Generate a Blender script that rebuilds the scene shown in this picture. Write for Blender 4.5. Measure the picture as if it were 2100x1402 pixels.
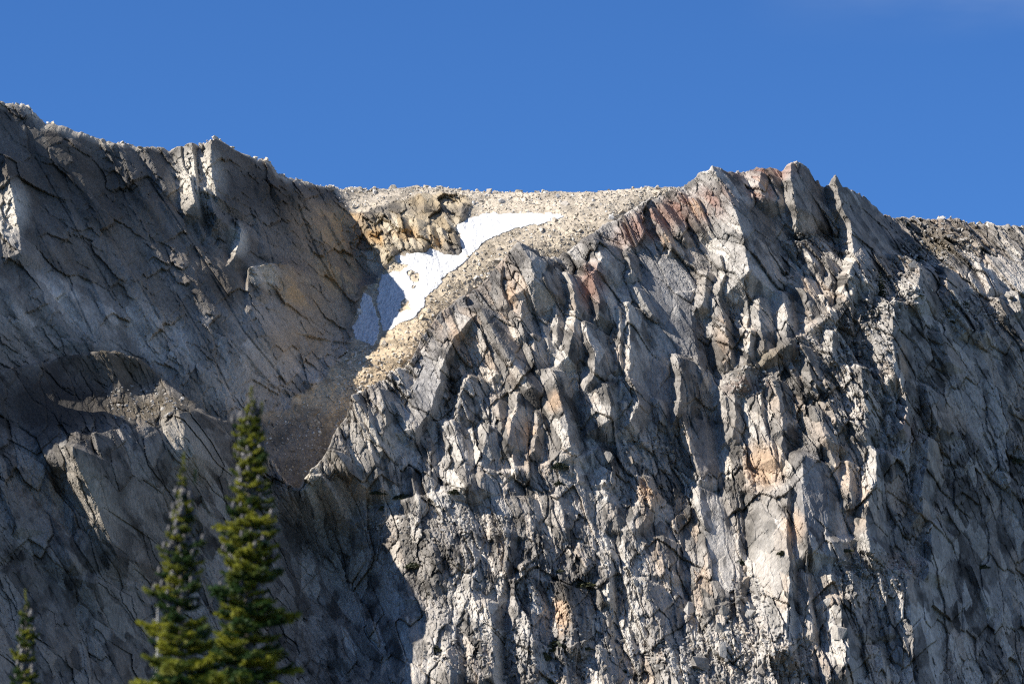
import bpy, bmesh, math, random
import numpy as np

# ------------------------------------------------------------------ scene, camera, light
scene = bpy.context.scene
for o in list(bpy.data.objects):
    bpy.data.objects.remove(o)
random.seed(7)
RNG = np.random.default_rng(7)

PITCH = math.radians(10.0)
HFOV = math.radians(14.0)
CAM = np.array([0.0, 0.0, 1.7])
D0 = 1000.0                                   # nominal distance to the face, metres
FPX = 1050.0 / math.tan(HFOV / 2)             # focal length in photo pixels
P = D0 / FPX                                  # metres on the face per photo pixel

cam_data = bpy.data.cameras.new('camera')
cam = bpy.data.objects.new('camera', cam_data)
scene.collection.objects.link(cam)
cam.location = CAM
cam.rotation_euler = (math.radians(90) + PITCH, 0, 0)
cam_data.sensor_width = 36.0
cam_data.lens = 18.0 / math.tan(HFOV / 2)
cam_data.clip_start = 0.5
cam_data.clip_end = 20000
cam_data.dof.use_dof = True
cam_data.dof.focus_distance = 1000.0
cam_data.dof.aperture_fstop = 2.6
scene.camera = cam

SUN_EL = math.radians(37.0)
SUN_AZ = math.radians(16.0)                   # how far the sun stands on the camera's side of due left
to_sun = np.array([-math.cos(SUN_AZ) * math.cos(SUN_EL), -math.sin(SUN_AZ) * math.cos(SUN_EL), math.sin(SUN_EL)])
world = bpy.data.worlds.new('World')
scene.world = world
world.use_nodes = True
wn = world.node_tree
bg = wn.nodes['Background']
sky = wn.nodes.new('ShaderNodeTexSky')
sky.sky_type = 'NISHITA'
sky.sun_disc = False
sky.sun_elevation = SUN_EL
sky.sun_rotation = math.atan2(to_sun[0], to_sun[1])
sky.altitude = 3000
sky.air_density = 1.0
sky.dust_density = 0.0
sky.ozone_density = 3.0
bg.inputs['Strength'].default_value = 0.052
deep = wn.nodes.new('ShaderNodeVectorMath'); deep.operation = 'MULTIPLY'       # the deep blue of thin mountain air
deep.inputs[1].default_value = (0.55, 1.0, 1.56)
wn.links.new(sky.outputs[0], deep.inputs[0])
tco = wn.nodes.new('ShaderNodeTexCoord'); sep = wn.nodes.new('ShaderNodeSeparateXYZ'); wn.links.new(tco.outputs['Generated'], sep.inputs[0])
def ramp(sock, a, b):
    m = wn.nodes.new('ShaderNodeMapRange'); m.interpolation_type = 'SMOOTHSTEP'; m.inputs['From Min'].default_value = a; m.inputs['From Max'].default_value = b
    wn.links.new(sock, m.inputs['Value']); return m.outputs[0]
def wmath(op, a, b):
    m = wn.nodes.new('ShaderNodeMath'); m.operation = op; wn.links.new(a, m.inputs[0])
    if isinstance(b, float): m.inputs[1].default_value = b
    else: wn.links.new(b, m.inputs[1])
    return m.outputs[0]
wmap = wn.nodes.new('ShaderNodeMapping'); wmap.inputs['Scale'].default_value = (9, 9, 34); wn.links.new(tco.outputs['Generated'], wmap.inputs[0])
cno = wn.nodes.new('ShaderNodeTexNoise'); cno.inputs['Scale'].default_value = 1.0; cno.inputs['Detail'].default_value = 5; wn.links.new(wmap.outputs[0], cno.inputs['Vector'])
wisp = wmath('MULTIPLY', wmath('MULTIPLY', ramp(sep.outputs['Z'], 0.241, 0.262), ramp(sep.outputs['X'], 0.05, 0.125)), ramp(cno.outputs['Fac'], 0.25, 0.65))
wisp = wmath('MULTIPLY', wisp, 0.7)
cmx = wn.nodes.new('ShaderNodeMix'); cmx.data_type = 'RGBA'; wn.links.new(wisp, cmx.inputs['Factor']); wn.links.new(deep.outputs[0], cmx.inputs['A']); cmx.inputs['B'].default_value = (7.5, 8.2, 9.2, 1)
wn.links.new(cmx.outputs['Result'], bg.inputs['Color'])

sun_data = bpy.data.lights.new('sun', 'SUN')
sun_data.energy = 5.0
sun_data.angle = math.radians(0.53)
sun_data.color = (1.0, 0.945, 0.85)
sun = bpy.data.objects.new('sun', sun_data)
scene.collection.objects.link(sun)
from mathutils import Vector
sun.rotation_euler = Vector(to_sun).to_track_quat('Z', 'Y').to_euler()
sun.location = (-300, -100, 400)

scene.view_settings.view_transform = 'Standard'
scene.view_settings.look = 'None'
scene.view_settings.gamma = 1.0
scene.view_settings.exposure = 0.78
scene.render.engine = 'CYCLES'
scene.cycles.use_denoising = False
scene.cycles.max_bounces = 4
scene.cycles.filter_width = 1.2

# ------------------------------------------------------------------ pixel -> world
def ray(px, py):
    px = np.asarray(px, float); py = np.asarray(py, float)
    a = (px - 1050.0) / FPX; b = (701.0 - py) / FPX
    c, s = math.cos(PITCH), math.sin(PITCH)
    return a, c - b * s, s + b * c            # x, y, z components

def at(px, py, Y):
    rx, ry, rz = ray(px, py)
    t = Y / ry
    return CAM[0] + rx * t, CAM[2] + rz * t

# ------------------------------------------------------------------ numeric noise
def fade(t): return t * t * (3 - 2 * t)

_TAB = RNG.random((256, 256, 10)).astype(np.float32)

def vnoise(x, y, seed=0):
    x = np.asarray(x, np.float32) + seed * 17.31; y = np.asarray(y, np.float32) + seed * 9.77
    ix = np.floor(x).astype(np.int32); iy = np.floor(y).astype(np.int32)
    fx = fade(x - ix); fy = fade(y - iy)
    T = _TAB[:, :, seed % 10]
    a = T[ix & 255, iy & 255]; b = T[(ix + 1) & 255, iy & 255]
    c = T[ix & 255, (iy + 1) & 255]; d = T[(ix + 1) & 255, (iy + 1) & 255]
    return ((a * (1 - fx) + b * fx) * (1 - fy) + (c * (1 - fx) + d * fx) * fy) * 2 - 1

def fbm(x, y, oct=4, seed=0, gain=0.5):
    r = 0; a = 1.0; f = 1.0
    for i in range(oct):
        r = r + a * vnoise(x * f, y * f, seed + i); a *= gain; f *= 2.03
    return r

def shards(u, v, L, asp, seed, flat=0.35):
    """Union of slanted, faceted rock splinters over the plane (u, v). Returns height (units of L), tint in 0..1."""
    U = (u / L).astype(np.float32) + seed * 3.7; V = (v / (L * asp)).astype(np.float32) + seed * 5.1
    ix = np.floor(U).astype(np.int32); iy = np.floor(V).astype(np.int32)
    best = np.full(U.shape, -9.0, np.float32); tint = np.zeros(U.shape, np.float32)
    for dx in (-1, 0, 1):
        for dy in (-1, 0, 1):
            jx = ix + dx; jy = iy + dy
            T = _TAB[(jx + 31 * seed) & 255, (jy + 57 * seed) & 255]
            du = U - jx - T[..., 0]; dv = V - jy - T[..., 1]
            du = du + (T[..., 9] - 0.5) * 0.7 * dv
            h0 = T[..., 2] * 0.9
            kl = 0.7 + 1.8 * T[..., 3]; kr = 0.9 + 3.2 * T[..., 4]
            kt = 0.9 + 2.2 * T[..., 5]; kb = 0.5 + 1.2 * T[..., 6]
            h = np.minimum(h0 + flat + kl * du, h0 + flat - kr * du)
            h = np.minimum(h, h0 + flat - kt * dv); h = np.minimum(h, h0 + flat + kb * dv)
            h = np.minimum(h, h0 + (T[..., 7] - 0.5) * 1.0 * du + (T[..., 8] - 0.6) * 0.8 * dv)
            m = h > best
            best = np.where(m, h, best); tint = np.where(m, T[..., 8] * 0.7 + T[..., 2] * 0.3, tint)
    return best, tint

def plates(u, v, L, asp, seed, skew=0.35, joint=0.0, jw=0.08):
    """Rock broken along joints into tilted flat plates: every cell is one plane, with a step to its neighbours."""
    U = (u / L).astype(np.float32) + seed * 2.9; V = (v / (L * asp)).astype(np.float32) + seed * 4.3
    ix = np.floor(U).astype(np.int32); iy = np.floor(V).astype(np.int32)
    best = np.full(U.shape, 9.0, np.float32); sec = best.copy(); hh = np.zeros(U.shape, np.float32); tint = np.zeros(U.shape, np.float32)
    for dx in (-1, 0, 1):
        for dy in (-1, 0, 1):
            jx = ix + dx; jy = iy + dy
            T = _TAB[(jx + 41 * seed) & 255, (jy + 23 * seed) & 255]
            du = U - jx - T[..., 0]; dv = V - jy - T[..., 1]
            d = np.maximum(np.abs(du + skew * dv), np.abs(dv - 0.45 * du)) + 0.12 * T[..., 9]
            m = d < best
            c = T[..., 3]
            gx = np.where(c < .48, .45 + .75 * T[..., 4], np.where(c < .78, -.4 - .9 * T[..., 4], (T[..., 4] - .5) * .5))
            gz = np.where(c < .78, (T[..., 5] - .65) * .8, -.5 - .7 * T[..., 5])
            h = (T[..., 2] - .5) * .4 + gx * du + gz * dv
            sec = np.where(m, best, np.minimum(sec, d)); best = np.where(m, d, best); hh = np.where(m, h, hh); tint = np.where(m, T[..., 8], tint)
    if joint: hh = hh - joint * np.clip(1 - (sec - best) / jw, 0, 1)
    return hh, tint

# ------------------------------------------------------------------ thin plate spline for the large form
class TPS:
    def __init__(self, pts):                   # (px, py, offset from D0)
        a = np.array(pts, float)
        Y = D0 + a[:, 2]
        x, z = at(a[:, 0], a[:, 1], Y)
        self.c = np.stack([x, z], 1) / 100.0
        n = len(a)
        K = self.k(self.c) + np.eye(n) * 0.002
        Q = np.concatenate([np.ones((n, 1)), self.c], 1)
        A = np.zeros((n + 3, n + 3)); A[:n, :n] = K; A[:n, n:] = Q; A[n:, :n] = Q.T
        self.w = np.linalg.solve(A, np.concatenate([Y - D0, np.zeros(3)]))
    def k(self, q):
        d2 = ((q[:, None, :] - self.c[None]) ** 2).sum(2)
        return 0.5 * d2 * np.log(d2 + 1e-9)
    def __call__(self, x, z):
        x = np.asarray(x, float); sh = x.shape
        q = np.stack([x.ravel(), np.asarray(z, float).ravel()], 1) / 100.0
        r = self.k(q) @ self.w[:-3] + np.concatenate([np.ones((len(q), 1)), q], 1) @ self.w[-3:]
        return r.reshape(sh)
    def grid(self, X, Z):                      # cheap evaluation on many points
        x0, x1, z0, z1 = X.min(), X.max(), Z.min(), Z.max()
        nx, nz = 180, 120
        gx, gz = np.meshgrid(np.linspace(x0, x1, nx), np.linspace(z0, z1, nz), indexing='ij')
        G = self(gx, gz)
        fx = (X - x0) / (x1 - x0) * (nx - 1.001); fz = (Z - z0) / (z1 - z0) * (nz - 1.001)
        i = fx.astype(int); j = fz.astype(int); fx = fx - i; fz = fz - j
        return (G[i, j] * (1 - fx) + G[i + 1, j] * fx) * (1 - fz) + (G[i, j + 1] * (1 - fx) + G[i + 1, j + 1] * fx) * fz
    def place(self, px, py):                   # photo pixel -> (x, z) on this surface
        Y = D0
        for _ in range(8):
            x, z = at(px, py, Y)
            Y = D0 + self(x, z)
        return x, z

# ------------------------------------------------------------------ materials
def new_mat(name):
    m = bpy.data.materials.new(name); m.use_nodes = True
    nt = m.node_tree
    return m, nt, nt.nodes['Principled BSDF']

def rock_material(name, bump=0.5, stretch=(1, 1, 0.45), lean=0.3):
    m, nt, bs = new_mat(name)
    N = nt.nodes.new; Lk = nt.links.new
    att = N('ShaderNodeAttribute'); att.attribute_name = 'Col'
    geo = N('ShaderNodeNewGeometry')
    mp = N('ShaderNodeMapping'); mp.inputs['Scale'].default_value = stretch
    mp.inputs['Rotation'].default_value = (0, lean, 0)
    Lk(geo.outputs['Position'], mp.inputs['Vector'])
    n1 = N('ShaderNodeTexNoise'); n1.inputs['Scale'].default_value = 1.3; n1.inputs['Detail'].default_value = 8; n1.inputs['Roughness'].default_value = 0.72
    Lk(mp.outputs[0], n1.inputs['Vector'])
    vo = N('ShaderNodeTexVoronoi'); vo.feature = 'DISTANCE_TO_EDGE'; vo.inputs['Scale'].default_value = 0.55
    Lk(mp.outputs[0], vo.inputs['Vector'])
    cr = N('ShaderNodeMapRange'); cr.inputs['From Max'].default_value = 0.05; cr.inputs['To Min'].default_value = 0.8; cr.inputs['To Max'].default_value = 1.0
    Lk(vo.outputs['Distance'], cr.inputs['Value'])
    mr = N('ShaderNodeMapRange'); mr.inputs['From Min'].default_value = 0.3; mr.inputs['From Max'].default_value = 0.7
    mr.inputs['To Min'].default_value = 0.62; mr.inputs['To Max'].default_value = 1.32
    Lk(n1.outputs['Fac'], mr.inputs['Value'])
    mu = N('ShaderNodeMath'); mu.operation = 'MULTIPLY'; Lk(mr.outputs[0], mu.inputs[0]); Lk(cr.outputs[0], mu.inputs[1])
    vm = N('ShaderNodeVectorMath'); vm.operation = 'SCALE'
    Lk(att.outputs['Color'], vm.inputs[0]); Lk(mu.outputs[0], vm.inputs['Scale'])
    Lk(vm.outputs[0], bs.inputs['Base Color'])
    bs.inputs['Roughness'].default_value = 0.85
    bs.inputs['Specular IOR Level'].default_value = 0.25
    bp = N('ShaderNodeBump'); bp.inputs['Strength'].default_value = bump; bp.inputs['Distance'].default_value = 0.35
    Lk(mu.outputs[0], bp.inputs['Height']); Lk(bp.outputs[0], bs.inputs['Normal'])
    return m

MAT_ROCK = rock_material('cliff_rock', 0.8)
MAT_WALL = rock_material('wall_rock', 0.8, (1.1, 1, 0.55), 0.6)
MAT_SCREE = rock_material('scree_rock', 0.6, (1, 1, 1), 0)

def snow_material():
    m, nt, bs = new_mat('old_snow')
    N = nt.nodes.new; Lk = nt.links.new
    geo = N('ShaderNodeNewGeometry')
    mp = N('ShaderNodeMapping'); mp.inputs['Scale'].default_value = (1.0, 0.6, 0.25); mp.inputs['Rotation'].default_value = (0, 0.25, 0)
    Lk(geo.outputs['Position'], mp.inputs['Vector'])
    n = N('ShaderNodeTexNoise'); n.inputs['Scale'].default_value = 1.5; n.inputs['Detail'].default_value = 5
    Lk(mp.outputs[0], n.inputs['Vector'])
    cr = N('ShaderNodeValToRGB'); cr.color_ramp.elements[0].position = 0.3; cr.color_ramp.elements[0].color = (0.46, 0.46, 0.46, 1)
    cr.color_ramp.elements[1].position = 0.6; cr.color_ramp.elements[1].color = (0.70, 0.70, 0.70, 1)
    Lk(n.outputs['Fac'], cr.inputs['Fac']); Lk(cr.outputs[0], bs.inputs['Base Color'])
    bs.inputs['Roughness'].default_value = 0.7
    bp = N('ShaderNodeBump'); bp.inputs['Strength'].default_value = 0.9; bp.inputs['Distance'].default_value = 0.5
    Lk(n.outputs['Fac'], bp.inputs['Height']); Lk(bp.outputs[0], bs.inputs['Normal'])
    return m
MAT_SNOW = snow_material()

def plain_material(name, c1, c2, scale, rough=0.7, spec=0.3, obj=False):
    m, nt, bs = new_mat(name)
    N = nt.nodes.new; Lk = nt.links.new
    geo = N('ShaderNodeNewGeometry'); n = N('ShaderNodeTexNoise'); n.inputs['Scale'].default_value = scale; n.inputs['Detail'].default_value = 3
    Lk(geo.outputs['Position'], n.inputs['Vector'])
    cr = N('ShaderNodeValToRGB'); cr.color_ramp.elements[0].position = 0.35; cr.color_ramp.elements[0].color = (*c1, 1)
    cr.color_ramp.elements[1].position = 0.65; cr.color_ramp.elements[1].color = (*c2, 1)
    Lk(n.outputs['Fac'], cr.inputs['Fac']); Lk(cr.outputs[0], bs.inputs['Base Color'])
    bs.inputs['Roughness'].default_value = rough; bs.inputs['Specular IOR Level'].default_value = spec
    return m

# ------------------------------------------------------------------ mesh helpers
COL = scene.collection
def link(name, me, parent=None):
    o = bpy.data.objects.new(name, me); COL.objects.link(o)
    if parent is not None: o.parent = parent
    return o

def tag(o, label=None, cat=None, group=None, kind=None):
    for k, v in (('label', label), ('category', cat), ('group', group), ('kind', kind)):
        if v: o[k] = v
    return o

def mesh_np(name, verts, faces, mat, col=None, smooth=False):
    """verts (n,3), faces (m,k) with k = 3 or 4"""
    me = bpy.data.meshes.new(name)
    n, (m, k) = len(verts), faces.shape
    me.vertices.add(n); me.vertices.foreach_set('co', np.ascontiguousarray(verts, np.float32).ravel())
    me.loops.add(m * k); me.loops.foreach_set('vertex_index', np.ascontiguousarray(faces, np.int32).ravel())
    me.polygons.add(m); me.polygons.foreach_set('loop_start', np.arange(0, m * k, k, dtype=np.int32))
    me.polygons.foreach_set('use_smooth', np.full(m, smooth))
    me.update(calc_edges=True)
    if col is not None:
        at_ = me.color_attributes.new('Col', 'FLOAT_COLOR', 'POINT')
        c4 = np.ones((n, 4), np.float32); c4[:, :3] = col
        at_.data.foreach_set('color', c4.ravel())
    me.materials.append(mat)
    return me

def sub_mesh(name, V, F, C, mask, mat):
    f = F[mask]
    used = np.unique(f); remap = np.zeros(len(V), np.int32); remap[used] = np.arange(len(used))
    return mesh_np(name, V[used], remap[f], mat, C[used])

def blobs(X, Z, tps, items):
    """weights of soft ellipses given in photo pixels: (px, py, rx, ry[, tilt deg])"""
    for it in items:
        px, py, rx, ry = it[:4]; tilt = math.radians(it[4]) if len(it) > 4 else 0
        cx, cz = tps.place(px, py)
        dx = (X - cx) / P; dz = -(Z - cz) / P
        a = dx * math.cos(tilt) + dz * math.sin(tilt); b = -dx * math.sin(tilt) + dz * math.cos(tilt)
        yield np.clip(1.6 - 1.6 * np.sqrt((a / rx) ** 2 + (b / ry) ** 2), 0, 1)

def ribs_relief(X, Z, tps, ribs, wob):
    """max of digitised rock ribs. rib = (crest pixels, left width, right width, height[, top taper, bottom taper])"""
    rel = np.zeros(X.shape, np.float32); rid = np.full(X.shape, -1, np.int32)
    wx = X + wob
    xs = X[:, 0]
    for k, r in enumerate(ribs):
        pts, wl, wr, h = r[:4]
        h = h * float(np.interp(np.mean([b for a, b in pts]), [880, 1080], [1.9, 1.35])); tt = max(r[4] if len(r) > 4 else 6, h * 0.35); tb = max(r[5] if len(r) > 5 else 30, h * 0.8)
        q = np.array([tps.place(a, b) for a, b in pts]); q = q[np.argsort(q[:, 1])]
        wl *= P; wr *= P; h *= P; tt *= P; tb *= P
        i0 = np.searchsorted(xs, q[:, 0].min() - wl - 4 - tb - tt); i1 = np.searchsorted(xs, q[:, 0].max() + wr + 4 + tb + tt)
        if i1 <= i0: continue
        x = wx[i0:i1]; z = Z[i0:i1]
        # extend the crest line beyond its ends so that the tapers follow it
        z0, z1 = q[0, 1], q[-1, 1]
        s0 = (q[1, 0] - q[0, 0]) / max(q[1, 1] - q[0, 1], .1); s1 = (q[-1, 0] - q[-2, 0]) / max(q[-1, 1] - q[-2, 1], .1)
        zz = np.concatenate([[z0 - tb], q[:, 1], [z1 + tt]]); xx = np.concatenate([[q[0, 0] - s0 * tb * .6], q[:, 0], [q[-1, 0] + s1 * tt * .5]])
        u = x - np.interp(z, zz, xx)
        au = np.abs(u)
        e = np.minimum(np.clip((z - (z0 - tb) - .35 * au) / (tb + 1e-3), 0, 1), np.clip((z1 + tt - z - .55 * np.maximum(u, -.3 * u)) / (tt + 1e-3), 0, 1))
        val = h * np.minimum(np.minimum(1 + u / wl, 1 - u / wr), e)
        cur = rel[i0:i1]
        m = val > cur
        cur[m] = val[m]; rel[i0:i1] = cur
        rr = rid[i0:i1]; rr[m & (val > 0.12 * h)] = k; rid[i0:i1] = rr
    return rel, rid

def ledge_relief(X, Z, tps, ledges):
    rel = np.zeros(X.shape, np.float32)
    for pts, depth, decay, *wd in ledges:
        q = np.array([tps.place(a, b) for a, b in pts]); q = q[np.argsort(q[:, 0])]
        zl = np.interp(X, q[:, 0], q[:, 1]) + 0.5 * vnoise(X / 1.5, Z / 1.5, 3)
        d = zl - Z
        edge = np.clip(np.minimum(X - q[0, 0], q[-1, 0] - X) / (8 * P), 0, 1)
        rel += np.where(d > 0, np.clip(d / ((wd[0] if wd else 4) * P), 0, 1) * np.exp(-np.maximum(d, 0) / (decay * P)), 0) * depth * P * edge
    return rel

def gully_relief(X, Z, tps, gul):
    rel = np.zeros(X.shape, np.float32)
    for pts, w, depth in gul:
        q = np.array([tps.place(a, b) for a, b in pts]); q = q[np.argsort(q[:, 1])]
        u = np.abs(X - np.interp(Z, q[:, 1], q[:, 0])) / (w * P)
        e = np.clip(np.minimum(Z - q[0, 1] + 4 * P, q[-1, 1] - Z + 4 * P) / (10 * P), 0, 1)
        rel = np.maximum(rel, np.clip(1 - u, 0, 1) * e * depth * P)
    return rel

def sheet(tps, px0, px1, nx, nz, sil, zbot, sk_amp, sk_seed):
    """grid of (x, z) under a skyline given in photo pixels"""
    sp = np.array(sil, float)
    q = np.array([tps.place(a, b) for a, b in sp])
    xl = tps.place(px0, 1000)[0]; xr = tps.place(px1, 800)[0]
    xs = np.linspace(xl, xr, nx)
    top = np.interp(xs, q[:, 0], q[:, 1])
    am = np.interp(xs, q[:, 0], [sk_amp(a) for a in sp[:, 0]])
    j = 0.5 * fbm(xs / 3.0, xs * 0 + 3.3, 4, sk_seed, .6) + 0.9 * np.abs(vnoise(xs / 0.8, xs * 0 + 8.1, sk_seed + 1)) ** 1.5 + .5 * np.abs(vnoise(xs / 2.1, xs * 0 + 5.1, sk_seed + 2)) - .3
    top = top + j * am * P
    v = np.linspace(0, 1, nz) ** 0.97
    X = np.repeat(xs[:, None], nz, 1)
    Z = zbot + (top[:, None] - zbot) * v[None]
    return X, Z, top

def close_sheet(X, Y, Z, C, back, top_drop, foot):
    """adds rows behind the skyline and a foot below, returns verts, quads, colours, row offset"""
    rows_x = [X]; rows_y = [Y]; rows_z = [Z]; rows_c = [C]
    b = [(0.8, 0.25), (3.0, 0.2), (9, -0.6), (back * 0.5, -top_drop * 0.4), (back, -top_drop)]
    for dy, dz in b:
        rows_x.append(X[:, -1:]); rows_y.append(Y[:, -1:] + dy); rows_z.append(Z[:, -1:] + dz); rows_c.append(C[:, -1:])
    fx, fy, fz, fc = [], [], [], []
    for dy, dz in reversed(foot):
        fx.append(X[:, :1]); fy.append(Y[:, :1] - dy); fz.append(Z[:, :1] - dz); fc.append(C[:, :1])
    off = len(foot)
    X = np.concatenate(fx + rows_x, 1); Y = np.concatenate(fy + rows_y, 1); Z = np.concatenate(fz + rows_z, 1); C = np.concatenate(fc + rows_c, 1)
    nx, nz = X.shape
    idx = np.arange(nx * nz, dtype=np.int32).reshape(nx, nz)
    F = np.stack([idx[:-1, :-1], idx[1:, :-1], idx[1:, 1:], idx[:-1, 1:]], -1).reshape(-1, 4)
    V = np.stack([X, Y, Z], -1).reshape(-1, 3)
    return V, F, C.reshape(-1, 3), off, (nx, nz)

def pad(a, off, nzt, val):
    n = nzt - off - a.shape[1]
    return np.concatenate([np.full((a.shape[0], off), val, a.dtype), a, np.full((a.shape[0], n), val, a.dtype)], 1)

def face_id(R):                                # id of each quad from its first vertex
    return R[:-1, :-1].reshape(-1)

def mixc(C, w, col):
    return C * (1 - w[..., None]) + np.array(col, np.float32) * w[..., None]

GREY = np.array([0.262, 0.240, 0.216], np.float32)

# ================================================================== REAR: left wall, yellow outcrop, talus basin
REAR = TPS([
    (-330, 150, -50), (-330, 450, -68), (-330, 800, -100), (-150, 300, -33), (-150, 550, -66), (-80, 190, -24), (0, 205, -14), (130, 260, -8), (250, 290, 4), (350, 300, 14), (450, 295, 20), (570, 350, 36), (640, 372, 50), (690, 385, 66),
    (850, 385, 64), (1000, 390, 58), (1100, 390, 52), (1250, 388, 44), (1390, 380, 36), (1480, 380, 34),
    (0, 500, -41), (0, 750, -52), (200, 500, -18), (200, 700, -30), (400, 500, 0), (400, 750, -20), (560, 420, 26), (560, 560, 14), (560, 700, 0),
    (640, 480, 38), (640, 620, 26), (700, 480, 50), (740, 560, 44), (700, 600, 33), (690, 690, 25), (600, 760, 6), (480, 850, -16), (560, 830, -4),
    (780, 440, 52), (860, 450, 48), (950, 460, 45), (800, 530, 38), (900, 530, 36), (740, 650, 30), (840, 600, 26), (770, 700, 15),
    (1060, 460, 40), (1060, 520, 30), (950, 560, 29), (1200, 440, 34), (1250, 470, 26), (900, 640, 16), (850, 720, 7), (760, 760, 7), (700, 800, 5),
    (640, 860, -3), (620, 940, -10), (600, 1020, -18), (540, 900, -10), (400, 900, -18), (200, 900, -38), (0, 950, -66), (800, 900, 10), (1000, 700, 30), (1300, 600, 50), (1480, 600, 60), (1480, 1000, 60), (1100, 1000, 40),
])
SIL_R = [(-340, 120), (-90, 180), (0, 205), (45, 212), (62, 222), (90, 247), (130, 252), (180, 274), (230, 285), (300, 298), (345, 303), (372, 300), (400, 299), (436, 301),
         (450, 290), (462, 299), (500, 313), (535, 325), (552, 330), (566, 350), (600, 360), (640, 375), (690, 380), (800, 383), (860, 381), (900, 384), (1000, 390),
         (1100, 391), (1200, 391), (1260, 388), (1330, 384), (1390, 381), (1480, 378)]
zb_r = at(700, 1060, D0 - 10)[1]
X, Z, top = sheet(REAR, -330, 1480, 980, 330, SIL_R, zb_r, lambda a: 6 if a < 700 else 3.0, 2)
base = REAR.grid(X, Z)
RIBS_R0 = [
    ([(372, 303), (378, 345), (392, 372)], 20, 8, 12, 4, 10), ([(397, 303), (402, 350), (408, 400)], 30, 10, 26, 4, 10), ([(442, 298), (436, 335), (440, 372), (446, 400)], 42, 80, 36, 4, 25),
    ([(395, 372), (398, 400), (404, 425)], 36, 14, 34, 4, 6), ([(438, 375), (440, 390), (452, 420)], 34, 70, 34, 4, 14), ([(428, 400), (440, 440), (447, 455)], 26, 50, 34, 4, 16),
    ([(392, 420), (404, 450), (415, 480)], 14, 12, 9, 4, 20), ([(440, 460), (452, 500)], 10, 20, 10, 2, 14),
    ([(490, 462), (497, 485), (486, 530)], 20, 40, 24, 3, 14), ([(505, 480), (510, 520), (515, 535)], 9, 20, 8, 3, 8),
    ([(560, 556), (585, 590), (590, 630)], 40, 70, 18, 3, 40), ([(526, 562), (536, 590), (540, 610)], 16, 14, 12, 3, 10),
    ([(15, 330), (30, 400), (40, 470), (50, 525)], 38, 45, 24, 20, 20), ([(28, 385), (36, 420)], 16, 10, 8),
    ([(300, 305), (318, 340), (345, 390)], 28, 25, 10, 3, 30), ([(240, 300), (262, 340), (300, 420)], 40, 40, 9, 6, 60), ([(150, 300), (190, 420), (260, 560)], 60, 40, 10, 20, 80),
    ([(330, 480), (420, 620), (500, 760)], 40, 55, 5, 60, 60), ([(420, 480), (480, 600), (560, 740)], 25, 35, 4, 40, 60), ([(210, 480), (270, 600), (330, 700)], 50, 60, 6, 60, 60),
    ([(80, 480), (130, 580), (190, 680)], 40, 50, 9, 60, 60), ([(600, 620), (640, 690), (690, 700)], 40, 20, 8, 20, 20), ([(520, 640), (590, 760)], 25, 30, 8, 30, 40),
    ([(620, 400), (650, 470), (690, 560), (730, 590)], 40, 45, 16, 30, 30), ([(660, 430), (700, 500), (730, 560)], 16, 20, 9, 10, 20),
    ([(100, 330), (140, 420), (180, 520)], 30, 26, 6, 30, 40), ([(60, 560), (120, 660), (150, 700)], 30, 40, 7, 20, 30), ([(260, 400), (300, 470), (360, 560)], 26, 22, 5, 20, 40), ([(340, 420), (390, 500)], 22, 26, 6, 10, 30),
    ([(300, 640), (350, 710), (390, 760)], 30, 24, 6, 20, 30), ([(430, 640), (470, 700), (500, 740)], 18, 22, 6, 10, 20), ([(480, 700), (560, 790), (610, 810)], 22, 26, 7, 10, 20), ([(540, 690), (600, 760), (640, 790)], 16, 20, 6, 10, 20),
    ([(500, 400), (530, 460), (545, 520)], 26, 30, 8, 10, 20), ([(560, 380), (590, 440), (610, 500)], 22, 26, 8, 10, 20), ([(180, 560), (210, 620), (225, 660)], 20, 26, 7, 10, 20), ([(20, 600), (40, 660)], 22, 26, 7, 10, 20),
    # yellow outcrop blocks
    ([(742, 436), (752, 470), (768, 512)], 14, 30, 20, 4, 14), ([(775, 470), (790, 500), (800, 525)], 24, 20, 18, 4, 8), ([(786, 440), (802, 470), (820, 492)], 16, 12, 14, 4, 8),
    ([(825, 448), (834, 470)], 18, 10, 12, 4, 10), ([(852, 455), (862, 490), (872, 520)], 16, 26, 22, 3, 8), ([(846, 490), (858, 520)], 26, 14, 16, 4, 6), ([(880, 465), (888, 495)], 12, 16, 14, 4, 8),
    ([(905, 472), (918, 505), (928, 522)], 18, 10, 16, 4, 6), ([(930, 485), (940, 510), (946, 523)], 14, 12, 18, 4, 4), ([(915, 450), (922, 470)], 12, 14, 14, 4, 6),
    ([(950, 420), (944, 445), (940, 462)], 14, 30, 18, 5, 6), ([(862, 398), (868, 415), (870, 430)], 16, 20, 14, 4, 8), ([(840, 402), (846, 418)], 10, 8, 8), ([(905, 420), (912, 436)], 14, 12, 10),
    ([(772, 400), (775, 418)], 8, 8, 7), ([(826, 395), (830, 410)], 8, 7, 7), ([(800, 505), (806, 545)], 16, 14, 12, 4, 8), ([(815, 540), (822, 556)], 10, 10, 8), ([(780, 525), (790, 550)], 14, 10, 9),
]
u = X + 0.55 * Z + 1.5 * fbm(X / 18, Z / 18, 2, 8)
uw = u + 0.2 * vnoise(X / 1., Z / 1., 1); zw = Z + 0.2 * vnoise(X / 1., Z / 1., 6)
h1, t1 = plates(uw, zw, 7.5, 1.5, 1, joint=.10, jw=.06); h2, t2 = plates(uw, zw, 2.9, 1.6, 2, joint=.12, jw=.10); h3, t3 = plates(u, Z, 1.3, 1.6, 3)
wob = 0.1 * fbm(X / 4, Z / 4, 3, 4) + 0.3 * h2 + 0.2 * h3
RIBS_R = [r if k < 37 else (r[0], r[1], r[2] * 1.2, r[3] * .7) + tuple(r[4:]) for k, r in enumerate(RIBS_R0)]
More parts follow.
